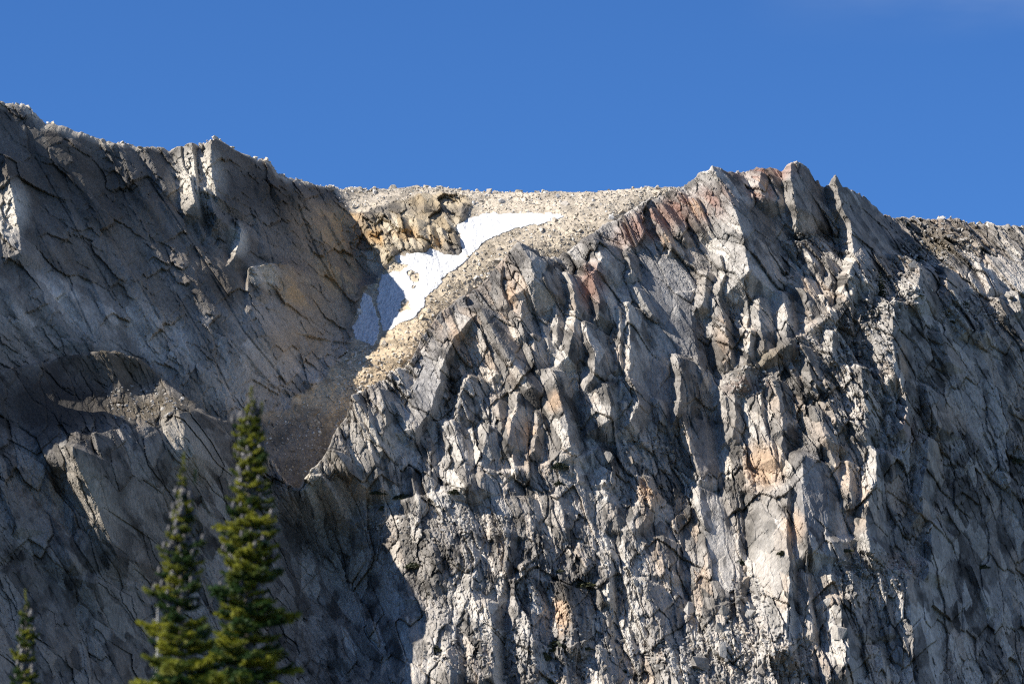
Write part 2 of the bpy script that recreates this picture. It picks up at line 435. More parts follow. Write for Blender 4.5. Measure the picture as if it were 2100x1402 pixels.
rel, rid_r = ribs_relief(X, Z, REAR, RIBS_R, wob)
rel += ledge_relief(X, Z, REAR, [([(505, 556), (540, 547), (580, 538), (610, 552)], 64, 45, 11), ([(0, 700), (100, 690), (200, 705)], 6, 40), ([(720, 437), (780, 436), (850, 440), (940, 470)], 10, 40)])
rel -= gully_relief(X, Z, REAR, [([(70, 320), (150, 460), (230, 600)], 3, 5), ([(300, 360), (380, 480), (470, 610)], 3, 6), ([(430, 560), (500, 680), (590, 790)], 4, 7), ([(190, 420), (260, 540), (330, 660)], 3, 4), ([(110, 520), (150, 600), (190, 690)], 3, 5),
                                 ([(520, 430), (545, 480), (560, 540)], 3, 6), ([(610, 420), (650, 520), (690, 590)], 4, 7), ([(360, 600), (420, 700), (470, 800)], 3, 5), ([(540, 620), (580, 700), (640, 770)], 3, 5), ([(600, 600), (640, 660), (690, 690)], 3, 5), ([(50, 400), (80, 480), (120, 560)], 3, 4)])
talus_poly = [(690, 386), (1480, 376), (1400, 420), (1250, 560), (900, 760), (760, 1060), (480, 1060), (470, 862), (560, 850), (640, 800), (700, 735), (722, 690), (728, 640),
              (745, 600), (785, 565), (800, 545), (820, 528), (950, 526), (935, 470), (960, 440), (965, 415), (900, 395), (760, 425), (720, 435), (690, 410)]
def in_poly(px, py, poly):
    ins = np.zeros(np.shape(px), bool); n = len(poly)
    for i in range(n):
        (x1, y1), (x2, y2) = poly[i], poly[(i + 1) % n]
        c = ((y1 > py) != (y2 > py))
        ins ^= c & (px < (x2 - x1) * (py - y1) / (y2 - y1 + 1e-9) + x1)
    return ins
def project(X, Y, Z):
    dx, dy, dz = X - CAM[0], Y - CAM[1], Z - CAM[2]
    c, s = math.cos(PITCH), math.sin(PITCH)
    d = dy * c + dz * s; u = -dy * s + dz * c
    return 1050 + FPX * dx / d, 701 - FPX * u / d
def poly_world(poly, tps, step=6):
    out = []
    for i in range(len(poly)):
        (x1, y1), (x2, y2) = poly[i], poly[(i + 1) % len(poly)]
        out.append(tps.place(x1, y1))
    return out
TAL_W = poly_world(talus_poly, REAR)
talus = in_poly(X + 1.2 * fbm(X / 5, Z / 5, 3, 5), Z + 1.2 * fbm(X / 5, Z / 5, 3, 6), TAL_W)
smooth_t = talus.astype(np.float32)
for _ in range(3):
    smooth_t[1:-1] = (smooth_t[:-2] + smooth_t[1:-1] + smooth_t[2:]) / 3; smooth_t[:, 1:-1] = (smooth_t[:, :-2] + smooth_t[:, 1:-1] + smooth_t[:, 2:]) / 3
outc = np.zeros(X.shape, np.float32)
for w in blobs(X, Z, REAR, [(850, 470, 150, 75), (780, 520, 60, 60), (900, 410, 120, 40)]): outc = np.maximum(outc, w)
amp = (0.5 + 0.45 * outc) * (1 - smooth_t)
rel = rel * (1 - smooth_t * 0.9) + amp * (7.5 * .42 * h1 + np.clip(.8 + .9 * fbm(X / 14, Z / 14, 2, 9), .2, 1.5) * (2.9 * .6 * h2 + 1.3 * .6 * h3)) + smooth_t * (0.35 * fbm(X / 3, Z / 3, 4, 3) + 0.3 * h3)
SNOW_A = [(1160, 441), (1130, 455), (1095, 462), (1050, 472), (1010, 488), (985, 505), (972, 520), (950, 540), (920, 562), (895, 590), (875, 612), (872, 632), (858, 641), (850, 652), (815, 668), (790, 682), (783, 676),
          (778, 650), (774, 620), (776, 590), (784, 562), (800, 563), (815, 556), (835, 545), (815, 540), (808, 524), (832, 525), (836, 517), (872, 519), (882, 507), (890, 508), (915, 520), (938, 524), (946, 518),
          (944, 480), (936, 470), (938, 460), (960, 449), (985, 440), (1020, 436), (1090, 437), (1140, 437)]
SNOW_B = [(748, 598), (765, 612), (772, 640), (780, 680), (778, 692), (768, 712), (755, 705), (740, 698), (728, 694), (724, 668), (735, 650), (740, 630), (738, 614)]
snm = (in_poly(X, Z, poly_world(SNOW_A, REAR)) | in_poly(X, Z, poly_world(SNOW_B, REAR))).astype(np.float32)
for _ in range(4):
    snm[1:-1] = np.maximum(snm[1:-1], (snm[:-2] + snm[2:]) * .5); snm[:, 1:-1] = np.maximum(snm[:, 1:-1], (snm[:, :-2] + snm[:, 2:]) * .5)
rel = rel * (1 - snm)
Y = D0 + base - rel
rimw = np.interp(X, [REAR.place(a, 300)[0] for a in (-50, 0, 40, 120, 260, 340, 360, 450, 520, 600, 690)], [1.2, 2.2, 3.2, 3.0, 2.4, 1.6, .9, .9, 1.2, 2.6, 1.6]) * (1 + .35 * fbm(X / 4, X * 0, 3, 4))
edge = np.clip((top[:, None] - Z) / rimw, 0, 1)
rimz = np.clip(1.15 - (top[:, None] - Z) / rimw, 0, 1)
Y = Y + 1.5 * rimw * (1 - np.sqrt(np.clip(edge * (2 - edge), 0, 1)))
# colours: rock colours by place, with some sun and shade painted in
C = np.ones(X.shape + (3,), np.float32) * GREY
C = C * (0.5 + 0.34 * t1 + 0.35 * t2 + 0.25 * t3)[..., None]
big = fbm(X / 16, Z / 16, 4, 1)
C = mixc(C, np.clip(big * 0.9, 0, .55), (0.30, 0.245, 0.19))
strk = fbm((X + 0.72 * Z) / 3.5, Z / 22, 4, 7)                     # streaks that run down the slabs
C = mixc(C, np.clip(strk * .45 - .05, 0, .4), (0.34, 0.32, 0.30)); C = C * (1 - np.clip(-strk * .35 - .05, 0, .35))[..., None]
for w in blobs(X, Z, REAR, [(600, 720, 170, 120), (120, 640, 170, 90), (480, 800, 120, 70), (330, 690, 130, 70, 40)]): C = C * (1 + .7 * w * (.5 + t2))[..., None]
for w in blobs(X, Z, REAR, [(150, 380, 220, 120), (530, 400, 100, 70), (420, 600, 60, 100, 40)]): C = C * (1 - .4 * w)[..., None]
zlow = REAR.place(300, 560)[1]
C = C * np.interp(Z, [zlow - 14, zlow + 8, zlow + 30], [1.08, 0.76, 0.54])[..., None]    # black lichen above, bare rock below; the wall's shade deepened in the colour
for w in blobs(X, Z, REAR, [(670, 600, 110, 140), (620, 700, 110, 80), (660, 470, 80, 90), (600, 580, 70, 60)]): C = mixc(C, np.clip(w * 0.75 * (0.5 + 0.8 * t2), 0, 1), (0.46, 0.35, 0.24))
for w in blobs(X, Z, REAR, [(560, 640, 60, 90, 50), (500, 800, 90, 70), (560, 760, 80, 50)]): C = mixc(C, w * 0.7, (0.44, 0.39, 0.34))
for w in blobs(X, Z, REAR, [(735, 580, 35, 40), (600, 540, 50, 30)]): C = mixc(C, w * 0.4, (0.13, 0.10, 0.09))
for w in blobs(X, Z, REAR, [(700, 470, 70, 90), (690, 560, 60, 80), (600, 610, 60, 40)]): C = mixc(C, w * np.clip(.15 + 1.1 * t2, 0, 1), (0.52, 0.36, 0.20))
C = mixc(C, outc * (0.35 + 0.6 * t2), (0.50, 0.39, 0.24)); C = mixc(C, outc * np.clip(t2 * 2 - .9, 0, 1) * .7, (0.52, 0.48, 0.40))
for w in blobs(X, Z, REAR, [(770, 490, 30, 40), (890, 500, 25, 25), (830, 480, 40, 25)]): C = mixc(C, w * 0.8 * t3, (0.50, 0.29, 0.10))
for w in blobs(X, Z, REAR, [(405, 370, 70, 100), (25, 440, 40, 90), (545, 570, 40, 40), (490, 500, 25, 50)]): C = mixc(C, w * 0.9, (0.62, 0.57, 0.49))  # sunlit tower, left edge and ledge painted paler
C = mixc(C, np.clip(rimz * 1.6, 0, 1) * (.55 + .4 * t3), (0.47, 0.42, 0.35))
lowt = np.clip((REAR.place(800, 600)[1] - Z) / 30, -1, 1)
tc = (np.array([0.53, 0.44, 0.32]) * (0.75 + 0.35 * t3 + 0.1 * big)[..., None]).astype(np.float32)
tc = mixc(tc, np.clip(lowt, 0, 1) * .5, (0.58, 0.42, 0.25)); tc = mixc(tc, np.clip(-lowt, 0, 1) * .45, (0.50, 0.46, 0.41))
for w in blobs(X, Z, REAR, [(600, 930, 150, 130)]): tc = mixc(tc, np.clip(w * 1.3, 0, 1) * .9, (0.20, 0.175, 0.15))  # shadow of the lower gully put into the talus colour
tc = tc * (1 - .35 * np.clip(fbm(X / 3.5, Z / 2.5, 4, 3) * 1.4, 0, 1))[..., None]
C = C * (1 - smooth_t[..., None]) + tc * smooth_t[..., None]
REAR_X, REAR_Y, REAR_Z, REAR_XS, REAR_TOP = X, Y, Z, X[:, 0], top
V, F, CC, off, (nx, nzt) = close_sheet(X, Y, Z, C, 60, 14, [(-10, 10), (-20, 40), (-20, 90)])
reg = pad(np.where(talus, 1, 0).astype(np.int32), off, nzt, 0); reg[:, off + X.shape[1]:] = reg[:, off + X.shape[1] - 1:off + X.shape[1]]
fr = face_id(reg); fi = face_id(pad(rid_r, off, nzt, -1))
fi = np.where(fr == 1, -1, fi)
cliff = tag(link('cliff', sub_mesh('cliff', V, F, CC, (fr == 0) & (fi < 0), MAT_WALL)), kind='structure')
talus_o = tag(link('talus_slope', sub_mesh('talus_slope', V, F, CC, fr == 1, MAT_SCREE)), kind='structure')
for k in range(len(RIBS_R)):
    m = fi == k
    if m.sum() > 30: link('rock_block' if k >= 37 else 'rock_rib', sub_mesh('rock_rib', V, F, CC, m, MAT_WALL), cliff)

# ================================================================== FRONT: right face, far right hill, lower left knoll
FRONT = TPS([
    # right face
    (605, 1000, -34), (650, 960, -31), (700, 960, -29), (700, 1075, -16), (760, 1130, -24), (790, 1280, -41), (810, 1400, -60), (690, 890, -26), (740, 800, -17), (800, 880, -20), (850, 700, -6), (1000, 575, 3), (1060, 515, 6), (1250, 460, 12), (1400, 385, 20),
    (1540, 350, 24), (1640, 345, 25), (1700, 385, 28), (1790, 425, 38), (1850, 450, 50), (1980, 455, 58), (2160, 470, 66),
    (900, 900, -16), (900, 1150, -42), (900, 1400, -66), (1000, 900, -18), (1100, 1000, -24), (1100, 1250, -42), (1100, 1400, -56), (1150, 700, -6),
    (1300, 600, 2), (1310, 700, -2), (1430, 620, 5), (1450, 760, 0), (1330, 860, -8), (1300, 1000, -17), (1300, 1150, -32), (1300, 1400, -52),
    (1600, 520, 15), (1560, 660, 4), (1600, 800, -6), (1600, 950, -14), (1600, 1150, -30), (1600, 1400, -50), (1460, 960, -6), (1460, 1150, -23), (1480, 1400, -52),
    (1800, 500, 30), (1840, 600, 13), (1800, 720, 2), (1830, 900, -6), (1850, 1100, -15), (1850, 1400, -34),
    (1940, 520, 40), (1960, 700, 20), (1960, 900, 9), (1960, 1150, -1), (1980, 1400, -14), (2160, 600, 46), (2160, 900, 30), (2160, 1150, 20), (2160, 1400, 6),
] + [(a, b, c + 18 * min(max((600 - a) / 200, 0), 1)) for a, b, c in [    # knoll
    (-330, 370, -108), (-200, 500, -110), (-330, 900, -132), (-200, 800, -126), (-330, 1400, -175), (-90, 740, -98), (0, 752, -88), (100, 735, -72), (180, 722, -62), (240, 722, -58), (330, 790, -50), (420, 850, -66), (480, 872, -52), (560, 970, -26),
    (0, 900, -104), (150, 830, -80), (230, 800, -64), (300, 815, -58), (250, 850, -88), (330, 850, -78), (150, 905, -108), (250, 890, -97), (330, 880, -86),
    (130, 930, -112), (400, 930, -81), (430, 1000, -72), (500, 1000, -48), (620, 1100, -16), (700, 1220, -12), (150, 1150, -116), (350, 1150, -82), (520, 1200, -54), (130, 1400, -124), (350, 1400, -92), (550, 1400, -62), (690, 1400, -36),
    (0, 1000, -114), (100, 1020, -106), (0, 1100, -121), (-90, 1000, -124), (-90, 1100, -136), (-200, 1000, -135), (-200, 1200, -152), (100, 1200, -111), (0, 1400, -142), (-90, 1400, -157),
]])
SIL_F = [(-340, 370), (-200, 500), (-110, 640), (-50, 715), (0, 755), (60, 745), (120, 728), (180, 720), (235, 719), (290, 740), (330, 775), (380, 815), (430, 850), (480, 868), (530, 905), (560, 950), (585, 985), (603, 998), (615, 992), (640, 962), (668, 930),
         (685, 888), (710, 850), (722, 815), (760, 788), (825, 752), (845, 735), (862, 690), (900, 640), (940, 610), (990, 580), (1010, 560), (1045, 520), (1065, 508), (1090, 518), (1112, 534),
         (1140, 528), (1185, 500), (1235, 462), (1252, 450), (1300, 430), (1335, 408), (1385, 385), (1430, 366), (1452, 358), (1475, 357), (1495, 361), (1510, 350), (1540, 343), (1580, 341), (1600, 346), (1640, 342),
         (1655, 355), (1670, 372), (1685, 382), (1697, 380), (1704, 374), (1712, 378), (1722, 394), (1735, 397), (1760, 402), (1790, 418), (1812, 434), (1835, 445), (1880, 444), (1960, 447), (2010, 455), (2160, 470)]
zb_f = at(1050, 1440, D0 - 90)[1]
def sk_f(a):
    if a < 560: return 4
    if a < 860: return 8
    if a < 1400: return 6
    if a < 1830: return 9
    return 3
X, Z, top = sheet(FRONT, -330, 2160, 1660, 560, SIL_F, zb_f, sk_f, 5)
base = FRONT.grid(X, Z)
RIBS_F = [
    # upper left of the face
    ([(985, 640), (930, 700), (905, 770), (882, 850), (855, 885)], 60, 14, 22, 6, 10), ([(985, 640), (1012, 690), (1042, 742), (1090, 800)], 50, 45, 30, 5, 20),
    ([(1064, 514), (1090, 550), (1096, 588)], 75, 75, 48, 4, 10), ([(1072, 622), (1068, 660), (1074, 692)], 34, 26, 18, 4, 8), ([(1164, 568), (1178, 610), (1179, 650), (1176, 690), (1160, 740)], 24, 45, 26, 3, 20),
    ([(1140, 615), (1143, 660), (1143, 700)], 12, 20, 11, 3, 8), ([(1198, 545), (1214, 575), (1225, 620), (1225, 652)], 20, 46, 26, 4, 12), ([(1218, 500), (1232, 538), (1222, 562)], 36, 60, 32, 4, 6),
    ([(1230, 578), (1246, 610), (1258, 636)], 7, 13, 7, 2, 4), ([(1285, 522), (1291, 545), (1292, 562)], 13, 24, 16, 2, 6), ([(1302, 592), (1318, 620), (1336, 648)], 8, 18, 8, 2, 6),
    ([(1286, 628), (1290, 690), (1291, 740), (1285, 790)], 20, 40, 17, 3, 20), ([(1268, 632), (1272, 690), (1262, 760)], 12, 14, 12, 2, 10), ([(1262, 718), (1272, 750), (1272, 762)], 15, 14, 11, 4, 8),
    ([(1200, 668), (1207, 710), (1220, 735), (1216, 785)], 28, 46, 26, 3, 20), ([(1186, 690), (1190, 740)], 20, 12, 12, 4, 10), ([(1092, 690), (1096, 730), (1106, 768)], 24, 26, 17, 3, 8),
    ([(1112, 670), (1118, 692), (1124, 716)], 8, 11, 7, 2, 4), ([(1030, 550), (1025, 590), (1040, 630)], 30, 14, 14, 4, 10), ([(1020, 690), (1035, 720), (1035, 745)], 16, 12, 9), ([(1000, 640), (1030, 660)], 20, 12, 10),
    ([(1005, 700), (1012, 745), (1015, 770)], 14, 40, 12, 4, 14),
    # middle
    ([(1137, 768), (1146, 825), (1160, 872), (1168, 925)], 48, 32, 32, 4, 20), ([(1063, 808), (1058, 842), (1046, 885), (1041, 915)], 24, 42, 20, 3, 10), ([(1103, 848), (1101, 880), (1095, 926)], 14, 22, 16, 3, 6),
    ([(1110, 852), (1124, 888), (1135, 928), (1142, 948)], 13, 14, 12, 3, 6), ([(1130, 850), (1148, 872), (1158, 902)], 11, 10, 10, 3, 6), ([(1148, 845), (1159, 888), (1165, 930), (1172, 970)], 10, 18, 11, 3, 8),
    ([(1246, 796), (1251, 838), (1248, 872)], 52, 22, 28, 4, 6), ([(1290, 786), (1305, 815), (1309, 836), (1291, 872)], 28, 32, 26, 4, 6), ([(1273, 778), (1270, 812)], 9, 10, 9), ([(1280, 830), (1284, 862)], 22, 10, 14, 4, 8),
    ([(1388, 738), (1393, 770), (1394, 820), (1388, 852)], 15, 46, 26, 2, 10), ([(1330, 982), (1338, 1020), (1326, 1060), (1306, 1085)], 46, 22, 22, 4, 10), ([(1232, 925), (1254, 962), (1250, 990)], 40, 22, 20, 4, 10),
    ([(1170, 940), (1190, 988)], 13, 18, 10, 3, 6), ([(1000, 878), (987, 950), (986, 1005)], 22, 38, 18, 4, 12), ([(965, 776), (946, 810), (936, 855)], 14, 50, 22, 3, 10), ([(925, 868), (946, 930), (962, 1005)], 62, 28, 26, 6, 14),
    ([(880, 900), (888, 940), (890, 975)], 24, 12, 12), ([(1020, 820), (1030, 880)], 25, 20, 13), ([(1080, 935), (1088, 970)], 12, 14, 10), ([(1052, 935), (1056, 970)], 9, 12, 10, 2, 4),
    # spur on the left
    ([(720, 812), (745, 850), (769, 890), (787, 930)], 42, 20, 20, 4, 20), ([(776, 800), (786, 830), (792, 862), (788, 900)], 34, 26, 20, 4, 10), ([(808, 828), (832, 868), (846, 905)], 20, 12, 13, 4, 12),
    ([(744, 874), (760, 902), (766, 940), (785, 1005)], 46, 26, 22, 4, 14), ([(690, 932), (715, 966), (738, 995)], 26, 26, 22, 3, 8), ([(664, 982), (686, 1020), (712, 1075)], 34, 22, 22, 3, 8), ([(790, 930), (800, 975), (810, 1010)], 22, 14, 13),
    ([(842, 960), (850, 1000), (858, 1030)], 12, 12, 11),
    # bottom left of the face
    ([(1002, 1240), (1012, 1300), (1008, 1392)], 62, 24, 34, 4, 10), ([(1085, 1165), (1092, 1250), (1094, 1400)], 58, 45, 30, 10, 10), ([(905, 1278), (922, 1345), (926, 1410)], 50, 35, 18, 8, 10), ([(832, 1270), (850, 1340), (850, 1420)], 40, 30, 20, 8, 10),
    ([(955, 1120), (968, 1180), (975, 1235)], 40, 30, 17, 8, 16), ([(880, 1090), (895, 1150), (905, 1200)], 40, 26, 14, 8, 16), ([(1030, 1085), (1042, 1140), (1045, 1180)], 35, 25, 18, 6, 16), ([(820, 1120), (832, 1180), (840, 1230)], 30, 22, 13, 6, 16),
    ([(1150, 1202), (1170, 1250), (1174, 1300), (1172, 1328)], 45, 46, 36, 4, 6), ([(1322, 1195), (1338, 1260), (1372, 1330), (1388, 1410)], 52, 40, 32, 6, 10), ([(1186, 1115), (1196, 1172)], 15, 28, 14, 3, 8), ([(1252, 1135), (1248, 1232)], 28, 16, 18, 4, 10),
    ([(1362, 1105), (1380, 1180)], 65, 36, 22, 4, 16), ([(1330, 1290), (1345, 1350)], 26, 20, 14), ([(1150, 1340), (1165, 1410)], 45, 30, 18), ([(1230, 1330), (1250, 1410)], 45, 30, 16, 8, 10),
    ([(1145, 1020), (1155, 1060), (1158, 1090)], 40, 22, 16), ([(1240, 1010), (1262, 1060)], 34, 24, 15), ([(1080, 1020), (1088, 1070)], 36, 22, 14), ([(1115, 1100), (1120, 1150)], 26, 20, 13),
    # centre right: slabs and the white pillar
    ([(1394, 850), (1408, 895), (1421, 940), (1433, 988)], 19, 66, 24, 3, 8), ([(1430, 1003), (1438, 1060), (1443, 1110), (1449, 1160), (1468, 1225)], 18, 64, 27, 3, 8),
    ([(1612, 1005), (1610, 1060), (1612, 1150), (1616, 1200), (1608, 1290), (1614, 1335)], 72, 24, 46, 10, 8), ([(1641, 942), (1642, 980), (1640, 1022), (1646, 1075), (1653, 1132)], 42, 90, 46, 4, 10), ([(1560, 795), (1556, 850), (1572, 900), (1588, 945)], 52, 18, 20, 5, 10),
    ([(1612, 862), (1602, 920), (1600, 950)], 20, 26, 18, 3, 6), ([(1736, 950), (1742, 1000), (1740, 1034)], 26, 20, 20, 3, 8), ([(1796, 925), (1791, 990), (1776, 1050), (1772, 1110), (1780, 1160)], 26, 60, 32, 4, 8), ([(1712, 1228), (1736, 1310), (1728, 1385)], 48, 34, 34, 6, 8),
    ([(1800, 1328), (1814, 1385), (1812, 1420)], 36, 16, 22, 6, 10), ([(1846, 1178), (1860, 1240), (1870, 1320), (1878, 1420)], 52, 70, 40, 4, 10), ([(1906, 1075), (1908, 1130), (1904, 1178)], 20, 66, 32, 3, 6), ([(1901, 905), (1896, 960), (1889, 1010), (1886, 1056)], 22, 34, 28, 4, 6),
    ([(1851, 798), (1856, 840), (1851, 884)], 28, 22, 20, 4, 6), ([(1896, 798), (1902, 830), (1922, 882)], 15, 55, 20, 3, 6), ([(1830, 690), (1841, 760), (1846, 800)], 19, 44, 24, 3, 6), ([(1992, 1163), (2006, 1210), (2022, 1245)], 13, 34, 15, 2, 6),
    ([(2054, 972), (2064, 990), (2072, 1002)], 12, 26, 11), ([(1926, 690), (1942, 745)], 30, 40, 18, 3, 8), ([(1921, 662), (1933, 702)], 9, 30, 12, 2, 4), ([(1932, 548), (1938, 575), (1940, 600)], 13, 44, 17, 3, 4), ([(2006, 545), (2016, 565), (2028, 592)], 11, 34, 14, 2, 4),
    ([(1952, 605), (1965, 640), (1985, 680)], 32, 40, 20, 3, 10), ([(2012, 660), (2018, 690)], 14, 20, 14, 2, 4), ([(2000, 650), (2006, 700)], 10, 14, 11, 2, 6), ([(2085, 605), (2092, 640)], 30, 14, 18, 3, 6), ([(2045, 615), (2060, 650)], 20, 20, 14),
    ([(1852, 538), (1880, 560), (1878, 604)], 62, 55, 38, 4, 6), ([(1830, 620), (1826, 690), (1832, 780)], 52, 44, 26, 5, 10), ([(1782, 600), (1778, 630)], 20, 16, 16),
    ([(1690, 790), (1700, 830), (1712, 870)], 30, 30, 18), ([(1760, 760), (1768, 830), (1772, 890)], 40, 34, 22, 5, 12), ([(1700, 920), (1712, 960)], 14, 16, 12), ([(1740, 1180), (1760, 1240), (1770, 1300)], 44, 30, 22, 5, 12),
    ([(1690, 1140), (1700, 1200)], 26, 22, 16), ([(1655, 1180), (1660, 1260), (1665, 1300)], 34, 16, 22, 8, 8), ([(1800, 1180), (1815, 1250), (1830, 1300)], 40, 26, 22, 5, 12),
    # top of the face
    ([(1704, 374), (1713, 410), (1719, 442), (1736, 470), (1743, 510), (1746, 545), (1736, 580)], 20, 110, 44, 2, 6), ([(1452, 358), (1482, 410), (1501, 450), (1516, 500), (1526, 540), (1530, 575)], 66, 85, 52, 3, 10),
    ([(1546, 398), (1537, 430), (1532, 452)], 16, 24, 20, 2, 6), ([(1556, 362), (1552, 390), (1560, 412)], 30, 66, 30, 4, 6), ([(1622, 342), (1616, 380), (1621, 420), (1629, 438)], 17, 85, 40, 2, 6),
    ([(1640, 502), (1668, 545)], 32, 28, 20, 3, 6), ([(1690, 532), (1706, 582)], 12, 16, 13, 3, 4), ([(1425, 412), (1452, 470), (1478, 502)], 26, 16, 18, 3, 8), ([(1385, 398), (1412, 440), (1442, 482)], 16, 24, 16, 3, 10),
    ([(1352, 418), (1378, 455), (1402, 492)], 14, 22, 14, 3, 8), ([(1330, 428), (1352, 470), (1374, 512)], 13, 22, 14, 3, 4), ([(1268, 456), (1280, 480), (1290, 505)], 16, 22, 14, 3, 6), ([(1300, 440), (1318, 480)], 12, 16, 9),
    ([(1462, 455), (1470, 500), (1478, 525)], 24, 12, 15, 3, 6), ([(1500, 400), (1512, 415)], 10, 12, 8), ([(1575, 345), (1600, 380)], 9, 10, 6, 2, 4), ([(1560, 345), (1580, 380)], 8, 9, 6, 2, 4), ([(1590, 345), (1610, 375)], 8, 9, 6, 2, 4),
    ([(1476, 532), (1483, 570), (1472, 604)], 22, 16, 22, 3, 6), ([(1448, 565), (1442, 602), (1438, 630)], 18, 26, 18, 3, 4), ([(1502, 552), (1506, 602)], 13, 14, 14, 3, 6), ([(1760, 560), (1768, 592)], 16, 30, 18, 3, 4),
    ([(1470, 618), (1486, 680), (1497, 735)], 32, 20, 24, 4, 8), ([(1553, 618), (1553, 660), (1562, 722)], 27, 44, 30, 3, 8), ([(1600, 608), (1611, 660), (1609, 708)], 34, 34, 32, 4, 4), ([(1536, 688), (1531, 740), (1522, 784)], 30, 34, 32, 3, 4),
    ([(1528, 600), (1534, 640), (1530, 680)], 18, 10, 16, 3, 6), ([(1640, 718), (1652, 750), (1667, 792)], 20, 32, 22, 3, 6), ([(1706, 688), (1702, 735)], 22, 17, 17, 3, 6), ([(1584, 788), (1594, 830), (1604, 885)], 46, 28, 26, 4, 8), ([(1664, 842), (1692, 905)], 36, 46, 27, 4, 8),
    ([(1640, 570), (1655, 620), (1660, 670)], 50, 36, 16, 5, 8), ([(1690, 610), (1700, 660)], 26, 20, 14, 4, 6), ([(1500, 800), (1508, 860), (1500, 900)], 26, 22, 16, 4, 10), ([(1485, 820), (1490, 880)], 16, 16, 12),
    ([(1350, 820), (1360, 860)], 20, 18, 10), ([(1430, 735), (1440, 780)], 14, 14, 9), ([(1800, 455), (1830, 500)], 20, 40, 10, 4, 10), ([(1450, 1170), (1462, 1240)], 20, 16, 14), ([(1535, 1150), (1540, 1185)], 12, 14, 14, 3, 4),
    # knoll
    ([(150, 925), (176, 985), (206, 1050), (233, 1112), (247, 1145)], 36, 110, 44, 4, 20), ([(196, 892), (206, 930), (216, 955)], 12, 40, 14, 3, 8), ([(176, 985), (196, 1040), (212, 1085)], 12, 12, 10, 3, 8), ([(365, 838), (386, 890), (405, 940)], 48, 80, 32, 4, 20),
    ([(402, 1035), (412, 1065), (420, 1095)], 10, 24, 12, 2, 8), ([(420, 1020), (432, 1050)], 9, 20, 10, 2, 4), ([(2, 1000), (22, 1040), (38, 1085)], 14, 60, 18, 3, 10), ([(285, 1150), (294, 1172), (300, 1192)], 9, 24, 11, 2, 4), ([(283, 1196), (290, 1215), (296, 1235)], 8, 24, 10, 2, 4),
    ([(318, 1238), (323, 1262), (326, 1300)], 9, 24, 14, 2, 4), ([(240, 1140), (250, 1175), (258, 1200)], 14, 30, 12, 3, 8), ([(300, 735), (335, 785), (370, 840)], 60, 22, 14, 4, 10), ([(220, 725), (240, 770), (270, 830)], 40, 26, 12, 4, 10),
    ([(520, 1060), (560, 1140), (600, 1230)], 50, 50, 16, 20, 40), ([(60, 1180), (90, 1260), (110, 1350)], 60, 60, 16, 20, 30), ([(420, 1120), (450, 1230), (470, 1330)], 50, 50, 14, 20, 30), ([(640, 1160), (680, 1260), (700, 1350)], 50, 30, 16, 20, 30), ([(200, 1200), (230, 1300), (240, 1400)], 50, 60, 14, 20, 30),
]
LEDGES = [([(1470, 775), (1560, 735), (1620, 692), (1680, 648), (1750, 592)], 40, 60, 22), ([(720, 1062), (800, 1024), (880, 1012), (970, 992)], 22, 70, 16), ([(1280, 912), (1330, 905), (1375, 910)], 10, 20),
          ([(960, 975), (1060, 955), (1150, 940), (1220, 920)], 16, 50, 12), ([(1770, 640), (1830, 622), (1900, 630)], 16, 40), ([(1690, 1105), (1760, 1090), (1830, 1130), (1905, 1150)], 26, 60, 16), ([(1400, 1260), (1480, 1240), (1540, 1215)], 18, 70),
          ([(150, 915), (230, 880), (330, 872), (400, 850)], 20, 60), ([(1040, 1190), (1100, 1180), (1170, 1205)], 14, 40), ([(1060, 1310), (1160, 1330), (1250, 1300)], 14, 50), ([(1840, 625), (1900, 608), (1960, 600)], 10, 40),
          ([(1840, 925), (1880, 900), (1920, 905)], 12, 30), ([(700, 1280), (760, 1285), (830, 1270)], 12, 40), ([(1380, 600), (1450, 590), (1500, 560)], 8, 40)]
GULLIES = [([(1066, 1105), (1050, 1180), (1036, 1260), (1031, 1400)], 16, 26), ([(1440, 640), (1458, 760), (1468, 860), (1482, 1000)], 26, 18), ([(1262, 1090), (1270, 1250), (1262, 1320)], 18, 22), ([(1525, 1010), (1530, 1100), (1536, 1260)], 16, 26),
           ([(1180, 780), (1190, 860), (1192, 940)], 12, 14), ([(1790, 900), (1815, 980), (1822, 1080)], 14, 18), ([(1400, 1060), (1405, 1200), (1440, 1300)], 20, 18), ([(1655, 1150), (1668, 1220), (1680, 1290)], 12, 18), ([(1810, 880), (1812, 800), (1808, 760)], 8, 14),
           ([(120, 960), (130, 1060), (190, 1180)], 22, 20), ([(740, 1120), (775, 1220), (800, 1330)], 20, 14), ([(1752, 640), (1756, 720), (1765, 760)], 8, 14), ([(1940, 1060), (1955, 1180), (1960, 1300)], 24, 14), ([(1500, 900), (1470, 990), (1500, 1080)], 10, 8)]
# fabric: steep splinters that lean over to the left higher up
zt = [FRONT.place(1300, p)[1] for p in (1400, 1150, 950, 700, 450)]
zg = np.linspace(Z.min(), Z.max(), 400); lean = np.interp(zg, zt, [0.14, 0.17, 0.28, 0.48, 0.65]); G = np.cumsum(lean) * (zg[1] - zg[0])
gq = np.array([FRONT.place(a, b) for a, b in [(600, 990), (640, 1060), (700, 1150), (750, 1260), (800, 1400)]]); gq = gq[np.argsort(gq[:, 1])]
wk = (X > np.interp(Z, gq[:, 1], gq[:, 0]) + 1.5 * fbm(X / 5, Z / 5, 3, 2)).astype(np.float32)      # which side of the lower gully
u = X + np.interp(Z, zg, G) * wk + 0.5 * (Z - Z.min()) * (1 - wk) + 0.8 * fbm(X / 12, Z / 12, 2, 8)
uw = u + 0.12 * vnoise(X / .8, Z / .8, 1); zw = Z + 0.12 * vnoise(X / .8, Z / .8, 6)
